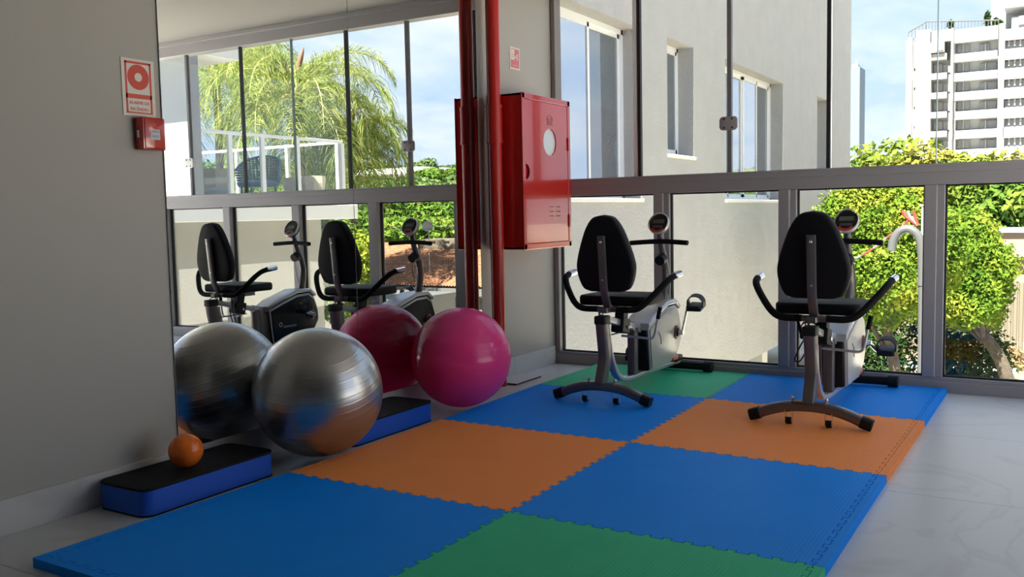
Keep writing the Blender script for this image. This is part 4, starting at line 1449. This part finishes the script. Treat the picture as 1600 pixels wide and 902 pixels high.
# ================================================================== side seen only in the mirror
# own building wing with balcony
sl = MB().box(7.35, 12.6, 7.5, 11.60, 1.0, 1.24, 0.01)
o = sl.build('balcony_slab', m_offwhite)
tag(o, 'white balcony slab edge seen in the mirror above beige wall', 'balcony')
o = MB().box(8.0, 12.5, 7.5, 11.38, GZ, 1.0).build('wall_wing', m_beige)
tag(o, 'beige rendered wall beneath the white balcony slab', kind='structure')
o = MB().box(7.37, 12.5, 8.21, 8.37, 1.24, 3.33).build('wall_balcony', mat('shaded_white_render', (0.27, 0.28, 0.29), 0.8))  # white wall: its bluish shade is put into the base colour
tag(o, 'white wall at the near end of the balcony', kind='structure')
o = MB().box(7.38, 12.6, 7.5, 9.17, 3.33, 4.0).build('roof_slab', m_offwhite)
tag(o, 'white overhanging slab above the balcony', kind='structure')

rt = thing('railing', (7.43, 8.37, 1.24), 'white metal balcony railing with glass infill in the mirror', 'railing')
H = 1.06
RY = 11.33 - 8.37
MB().box(-0.03, 0.03, 0, RY, H - 0.045, H, 0.004).build('handrail', m_rail, rt)
MB().box(0, 5.0, RY - 0.03, RY + 0.03, H - 0.045, H, 0.004).build('handrail', m_rail, rt)
for yy in (0.55, 1.18, 1.92, RY):
    MB().box(-0.025, 0.025, yy - 0.035, yy + 0.035, 0, H - 0.045).build('post', m_rail, rt)
for xx in (0.10, 1.25, 2.5, 3.75):
    MB().box(xx - 0.03, xx + 0.03, RY - 0.025, RY + 0.025, 0, H - 0.045).build('post', m_rail, rt)
for a_, b_ in ((0.0, 0.51), (0.59, 1.14), (1.22, 1.88), (1.96, RY - 0.04)):
    MB().box(-0.003, 0.003, a_, b_, 0.06, H - 0.05).build('glass_infill', m_glass, rt)
for a_, b_ in ((0.14, 1.21), (1.29, 2.46), (2.54, 3.71)):
    MB().box(a_, b_, RY - 0.003, RY + 0.003, 0.06, H - 0.05).build('glass_infill', m_glass, rt)

# wicker chair on the balcony
c = at(404, 290, 10.2, True)
ch = thing('wicker_chair', (c.x, 10.2, 1.24), 'blue-grey woven wicker chair on the balcony', 'chair', rz=math.radians(-25))
R_ = 0.33
bk = MB()
rows, cols = 11, 22
for r_i in range(rows):
    for c_i in range(cols):
        a0 = PI * (-0.05 + 1.10 * c_i / cols)
        a1 = PI * (-0.05 + 1.10 * (c_i + 0.78) / cols)
        z0_ = 0.36 + 0.040 * r_i
        rr = R_ * (1 + 0.014 * r_i)
        arch_ = 0.75 + 0.25 * math.sin((a0 + a1) / 2)
        if r_i > 5 and (r_i - 5) / 6 > math.sin((a0 + a1) / 2) * 1.15:
            continue
        vs = [bk.bm.verts.new((rr * math.cos(a), -rr * math.sin(a) * -1, z)) for a, z in ((a0, z0_), (a1, z0_), (a1, z0_ + 0.034), (a0, z0_ + 0.034))]
        vo = [bk.bm.verts.new((v.co.x * 1.05, v.co.y * 1.05, v.co.z)) for v in vs]
        bk.bm.faces.new(vs)
        bk.bm.faces.new(vo[::-1])
        for k in range(4):
            bk.bm.faces.new((vs[k], vs[(k + 1) % 4], vo[(k + 1) % 4], vo[k]))
o = bk.build('woven_back', m_wicker, ch)
o['kind'] = 'stuff'
rim_ = smooth_path([(R_ * 1.10 * math.cos(a), R_ * 1.10 * math.sin(a), 0.58 + 0.24 * max(0, math.sin(a)) ** 0.8) for a in np.linspace(-0.1, PI + 0.1, 11)], 4)
MB().tube(rim_, 0.018, 8).build('rim', m_wicker, ch, smooth=True)
MB().lathe([(R_ * 0.9, 0.30), (R_ * 1.02, 0.33), (R_ * 1.02, 0.37), (R_ * 0.9, 0.40)], seg=24).build('seat', m_wicker, ch, smooth=True)
for sx in (-1, 1):
    for sy in (-1, 1):
        MB().cyl((sx * 0.22, sy * 0.22, 0.0), (sx * 0.20, sy * 0.20, 0.32), 0.018, 8).build('leg', m_wicker, ch)
# planters
for i, (u_, y_, w_, h_, lb) in enumerate(((339, 9.6, 0.27, 0.58, 'sand-coloured tapered planter left of the wicker chair'),
                                           (462, 10.95, 0.21, 0.46, 'sand-coloured planter behind the slender potted palm'),
                                           (490, 11.03, 0.20, 0.48, 'sand-coloured planter near the railing corner'))):
    c = at(u_, 290, y_, True)
    t = thing('planter', (c.x, y_, 1.24), lb, 'planter')
    MB().lathe([(w_ * 0.62, 0.0), (w_ * 0.80, h_ * 0.3), (w_ * 0.98, h_ * 0.75), (w_, h_), (w_ * 0.9, h_)], seg=8).build('pot', m_planter, t)
    MB().lathe([(w_ * 0.92, h_ - 0.03), (w_ * 0.90, h_ + 0.004)], seg=16).build('soil', m_soil, t)
    if i == 1:
        pl = thing('potted_palm', (c.x, y_, 1.24 + h_), 'slender potted palm with one thin trunk on the balcony', 'plant')
        MB().tube(smooth_path([(0, 0, 0), (-0.05, 0, 0.25), (-0.06, 0, 0.5)], 5), 0.018, 8).build('trunk', m_bark, pl, smooth=True)
        for k in range(22):
            a = k * 2.4
            e_ = 0.3 + 0.9 * (k / 22)
            p1 = Vector((math.cos(a) * 0.16 * e_, math.sin(a) * 0.16 * e_, 0.5 + 0.18 * (1.4 - e_ * 0.4)))
            p2 = Vector((math.cos(a) * 0.34 * e_, math.sin(a) * 0.34 * e_, 0.5 + 0.28 * (1.2 - e_)))
            MB().sweep(smooth_path([(-0.06, 0, 0.49), p1, p2], 3), rrect(0.030, 0.003, 0.001, 1), up=Vector((0, 0, 1)).cross(Vector((math.cos(a), math.sin(a), 0))), scale=[0.6, 0.9, 1.0, 1.0, 0.9, 0.6, 0.15]).build('leaf', m_leaf_palm, pl)
o = MB().lathe([(0.30, 0.0), (0.30, 0.10), (0.24, 0.20), (0.10, 0.26)], seg=20).build('side_cushion', mat('grey_cushion', (0.32, 0.33, 0.33), 0.9), smooth=True)
c = at(340, 300, 9.0, True)
o.location = (c.x, 9.0, 1.24)
o.scale = (1, 1, 1.0)
tag(o, 'rounded grey pouf on the balcony left of wicker chair', 'pouf')


# ---------------- queen palms behind the balcony
def palm(base, crown, nf, L, label, seed, trunk_r=0.16):
    r = random.Random(seed)
    t = thing('palm_tree', base, label, 'palm', 'tall palms behind the balcony')
    C = Vector(crown) - Vector(base)
    MB().tube(smooth_path([(0, 0, 0), C * 0.35 + Vector((0.10, 0, 0)), C * 0.7, C], 6), trunk_r, 12, scale=[1 - 0.25 * k / 18 for k in range(19)]).build('trunk', m_bark, t, smooth=True)
    MB().tube([C, C + Vector((0.05, 0, 0.5)), C + Vector((0.12, 0, 0.8))], 0.10, 8, scale=[1, 0.6, 0.2]).build('crownshaft', mat('palm_sheath', (0.32, 0.34, 0.14), 0.7), t, smooth=True)
    MB().tube(smooth_path([C + Vector((-0.02, 0, 0.1)), C + Vector((-0.15, -0.1, 0.7)), C + Vector((-0.35, -0.1, 1.2))], 4), 0.06, 8, scale=[0.5, 0.7, 0.9, 1, 1.1, 1.2, 1.1, 0.8, 0.15]).build('spathe', mat('brown_spathe', (0.20, 0.11, 0.07), 0.8), t, smooth=True)
    for k in range(nf):
        a = k * 2.399 + r.uniform(-0.2, 0.2)
        el = 1.35 - 1.75 * (k / nf) + r.uniform(-0.1, 0.1)
        ln = L * r.uniform(0.85, 1.1)
        h = Vector((math.cos(a), math.sin(a), 0))
        pts = []
        p = C.copy()
        ang = el
        n = 16
        for q_ in range(n + 1):
            pts.append(p.copy())
            p = p + (h * math.cos(ang) + Vector((0, 0, math.sin(ang)))) * (ln / n)
            ang -= (0.10 + 0.10 * q_ / n) * (1.1 if el > 0.3 else 0.8)
            ang = max(ang, -1.5)
        V, F = [], []

        def ribbon(path, w, wd):
            i0 = len(V)
            m_ = len(path)
            for ii, pp in enumerate(path):
                ww = w * (1 - 0.85 * ii / (m_ - 1))
                V.append(pp - wd * ww)
                V.append(pp + wd * ww)
            for ii in range(m_ - 1):
                F.append((i0 + 2 * ii, i0 + 2 * ii + 1, i0 + 2 * ii + 3, i0 + 2 * ii + 2))
        sdv = Vector((-h.y, h.x, 0))
        for q_ in range(105):
            f = 0.14 + 0.86 * q_ / 105
            ii = min(int(f * n), n - 1)
            p = pts[ii].lerp(pts[ii + 1], f * n - ii)
            tg = (pts[ii + 1] - pts[ii]).normalized()
            for s_ in (-1, 1):
                ll = 0.78 * math.sin(PI * (0.18 + 0.74 * f)) * r.uniform(0.75, 1.2)
                d0 = (sdv * s_ * r.uniform(0.35, 1.0) + tg * r.uniform(0.3, 0.8) + Vector((0, 0, r.uniform(-0.1, 0.6)))).normalized()
                p1 = p + d0 * ll * 0.48
                p2 = p1 + (d0 * 0.75 + Vector((0, 0, -0.60))) * ll * 0.45
                p3 = p2 + Vector((d0.x * 0.35, d0.y * 0.35, -0.9)) * ll * 0.40
                wd = (Vector((r.uniform(-1, 1), r.uniform(-1, 1), r.uniform(-0.3, 0.3)))).normalized()
                ribbon([p, p1, p2, p3], 0.013, wd)
        me = bpy.data.meshes.new('frond')
        me.from_pydata([tuple(v) for v in V], [], F)
        me.materials.append(m_leaf_palm)
        o = bpy.data.objects.new('frond', me)
        COL.objects.link(o)
        o.parent = t
        MB().tube(pts, 0.028, 5, scale=[1 - 0.8 * q_ / n for q_ in range(n + 1)]).build('midrib', mat('palm_rib', (0.38, 0.36, 0.14), 0.6), o)
    return t


cA = at(466, 150, 17.5, True)
palm((cA.x + 0.1, 17.5, GZ), (cA.x, 17.5, cA.z), 30, 3.5, 'tall feathery palm with drooping fronds in the mirror, centre', 61)
cB = at(338, 118, 19.0, True)
palm((cB.x, 19.0, GZ), (cB.x, 19.0, cB.z), 24, 3.1, 'feathery palm behind the balcony railing, further left', 62)
cC = at(548, 230, 19.5, True)
palm((cC.x, 19.5, GZ), (cC.x, 19.5, cC.z), 18, 2.3, 'lower palm right of the tall one, beyond the railing corner', 63, 0.12)

# shrubs and trees beyond the beige wall
cc = at(528, 425, 15.4, True)
tree((cc.x + 0.3, 15.6, GZ), (cc.x, 15.4, cc.z, 0.85, 1.2, 1.25), 26, 26000, 0.045, m_leaf_bright, 'bright yellow-green tree past the end of the beige wall', 71, 0.10, blob=0.36)
cc = at(548, 395, 27, True)
tree((cc.x, 27, GZ), (cc.x, 27, cc.z, 1.2, 2.0, 1.8), 20, 9000, 0.10, m_leaf_mid, 'mid green tree under the palms behind the balcony', 72, 0.15)
tree((22, 24, GZ), (22, 24, 0.6, 4, 2.5, 1.8), 20, 9000, 0.12, m_leaf_mid, 'mid green tree behind the left side of the balcony', 73, 0.2)

# tiled roof house
rf = thing('house', (14.0, 20.5, GZ), 'house with orange clay tile roof, seen through the mirror', 'building')
e0 = at(610, 447, 20.5, True)
e1 = at(712, 451, 20.5, True)
rg = at(650, 383, 24.0, True)
xL, xR = e0.x + 3.0 - 14, e1.x - 2.0 - 14
ze, zr_ = e0.z - GZ, rg.z - GZ
V, F = [], []
nx, ny = 150, 26
for j in range(ny + 1):
    for st in (0, 1):
        f = min(1.0, (j + (0.96 if st else 0)) / ny)
        for i in range(nx + 1):
            x = xL + (xR - xL) * i / nx
            V.append((x, f * 3.5, ze + (zr_ - ze) * f + 0.035 * abs(math.sin(i * PI / 2 + 0.4 * (j % 2))) + (0.0 if st else 0.03)))
rw = nx + 1
for k in range(2 * (ny + 1) - 1):
    for i in range(nx):
        F.append((k * rw + i, k * rw + i + 1, (k + 1) * rw + i + 1, (k + 1) * rw + i))
me = bpy.data.meshes.new('roof_tiles')
me.from_pydata(V, [], F)
me.materials.append(m_tile_roof)
o = bpy.data.objects.new('roof_tiles', me)
COL.objects.link(o)
o.parent = rf
o['kind'] = 'stuff'
MB().box(xR, xL, 0.25, 6.5, 0, ze - 0.12).build('wall', mat('dull_house_wall', (0.11, 0.105, 0.10), 0.9), rf)
MB().box(xR, xL, -0.05, 0.05, ze - 0.22, ze - 0.02).build('gutter', mat('gutter_dark', (0.10, 0.10, 0.10), 0.5), rf)
MB().box(xR, xL, 3.4, 3.6, zr_ - 0.02, zr_ + 0.09).build('ridge', m_tile_roof, rf)
sq = at(682, 381, 23.5, True)
hw_ = abs(at(655, 358, 23.5, True).x - at(715, 358, 23.5, True).x) / 2
wl_ = MB()
o = MB().box(-hw_, hw_, 0, 1.2, -0.6, 0.14).build('chimney_block', mat('rough_render', (0.10, 0.08, 0.06), 0.95, noise=(6, 0.4)), rf)
o.location = (sq.x - 14, 3.0, sq.z - GZ)
for k in range(3):
    v_ = MB().box(-0.10, 0.10, -0.01, 0.05, 0.04, 0.09).build('vent_hole', m_gasket, rf)
    v_.location = (sq.x - 14 - hw_ + 0.35 + k * 0.55, 2.985, sq.z - GZ)
# flat roofs in front of it
fr = thing('shed', (14.0, 17.2, GZ), 'low shed with pale flat roof below the tiled house', 'building')
z1 = at(650, 462, 17.2, True).z - GZ
MB().box(xR + 0.5, xL + 1, -1.3, 1.2, z1 - 0.10, z1).build('roof', mat('pale_sheet', (0.085, 0.085, 0.083), 0.6), fr)
MB().box(xR + 0.5, xL + 1, -1.2, 1.1, 0, z1 - 0.1).build('wall', mat('dull_house_wall', (0.11, 0.105, 0.10), 0.9), fr)
# satellite dish
c = at(668, 354, 21.5, True)
t = thing('satellite_dish', (c.x, 21.5, GZ), 'round white satellite dish above the tiled roof', 'dish')
mt = Matrix.Translation((0, 0, c.z - GZ)) @ Matrix.Rotation(math.radians(38), 4, 'Z').inverted() @ Matrix.Rotation(PI / 2 - 0.25, 4, 'X')
MB().lathe([(0.005, 0.0), (0.06, 0.005), (0.12, 0.022), (0.155, 0.04), (0.16, 0.042), (0.12, 0.018), (0.05, -0.004), (0.004, -0.008)], mtx=mt, seg=28).build('reflector', m_dish, t, smooth=True)
MB().tube([(0, 0.05, 0), (0, 0.05, c.z - GZ)], 0.015, 6).build('mast', m_towerg, t)
for k, vv in enumerate((352, 356.5)):
    a0, a1 = at(596, vv, 21.3, True), at(716, vv + 0.5, 21.3, True)
    a0 = a0 + (a0 - a1) * 0.8
    a1 = a1 + (a1 - a0) * 0.3
    o = MB().tube([Vector((0, 0, 0)), (a1 - a0) * 0.5 - Vector((0, 0, 0.03)), a1 - a0], 0.006, 5).build('power_line', m_gasket if k else m_towerg)
    o.location = a0
    tag(o, ['thin pale power line crossing in front of the trees, upper', 'thin dark power line just below the pale one'][k], 'cable')

# hillside trees and the white hall
hl = thing('hall', (44, 60, GZ), 'long white industrial hall with zigzag front among trees', 'building')
a0, a1 = at(560, 270, 60, True), at(668, 268, 60, True)
zt_, zb_ = at(620, 264, 60, True).z - GZ, at(620, 272, 60, True).z - GZ
MB().box(a1.x - 44, a0.x - 44, -0.5, 9, zb_, zt_ + 0.05).build('roof', m_rail, hl)
MB().box(a1.x - 44, a0.x - 44, 0.6, 9, 0, zb_).build('wall', m_towerg, hl)
nz = 14
for k in range(nz):
    x0 = a1.x - 44 + (a0.x - a1.x) * k / nz
    x1 = a1.x - 44 + (a0.x - a1.x) * (k + 1) / nz
    MB().prism([(x0, zb_ - 3.0), (x1 - 0.05, zb_ - 3.0), ((x0 + x1) / 2 - 0.1, zb_), ((x0 + x1) / 2 + 0.1, zb_)][::1], -0.1, 0.6, 'Y').build('brace', m_rail, hl)
hill_specs = [
    (625, 318, 47, 4.2, 1.9, 'far', 'hazy tree below the hall, under the rail'),
    (690, 316, 45, 3.6, 1.8, 'far', 'hazy tree at the right end beside the pipe reflection, low'),
    (590, 325, 40, 2.6, 1.5, 'far', 'hazy tree behind the bike console reflection'),
    (672, 335, 33, 1.6, 0.95, 'mid', 'bright round tree behind the satellite dish'),
    (702, 332, 36, 1.6, 1.0, 'mid', 'bright round tree right of the satellite dish'),
    (615, 345, 32, 1.8, 1.0, 'mid', 'bright tree left of the satellite dish'),
    (650, 366, 28, 2.4, 0.75, 'mid', 'low green tree crown just above the tiled roof'),
    (655, 280, 55, 1.0, 0.55, 'mid', 'dark rounded tree beside the hall gable'),
    (690, 281, 53, 2.4, 0.85, 'mid', 'yellowish tree right of the white hall'),
    (664, 272, 78, 2.4, 1.35, 'far', 'tall pale distant tree behind the hall, left part'),
    (698, 270, 74, 2.6, 1.1, 'far', 'tall pale distant tree behind the hall, right part'),
    (622, 276, 84, 3.4, 1.1, 'far', 'distant tree just above the hall roof'),
    (585, 268, 82, 3.0, 1.6, 'far', 'distant tree beside the palm fronds'),
    (540, 275, 72, 3.6, 1.6, 'far', 'distant tree behind the palm fronds'),
    (495, 285, 62, 3.6, 1.8, 'far', 'distant tree behind the potted palm'),
    (430, 285, 55, 4.2, 2.0, 'far', 'distant tree behind the wicker chair'),
    (350, 285, 50, 4.6, 2.2, 'far', 'distant tree behind the left planter'),
]
for i, (u_, v_, y_, rr, rh, kd, lb) in enumerate(hill_specs):
    c = at(u_, v_, y_, True)
    tree((c.x, y_, GZ), (c.x, y_, c.z, rr, rr * 0.7, rh), 18, 6500 if y_ > 40 else 8000, 0.2 if y_ > 40 else 0.13, m_leaf_far if kd == 'far' else m_leaf_mid, lb, 100 + i, 0.2, forks=2)
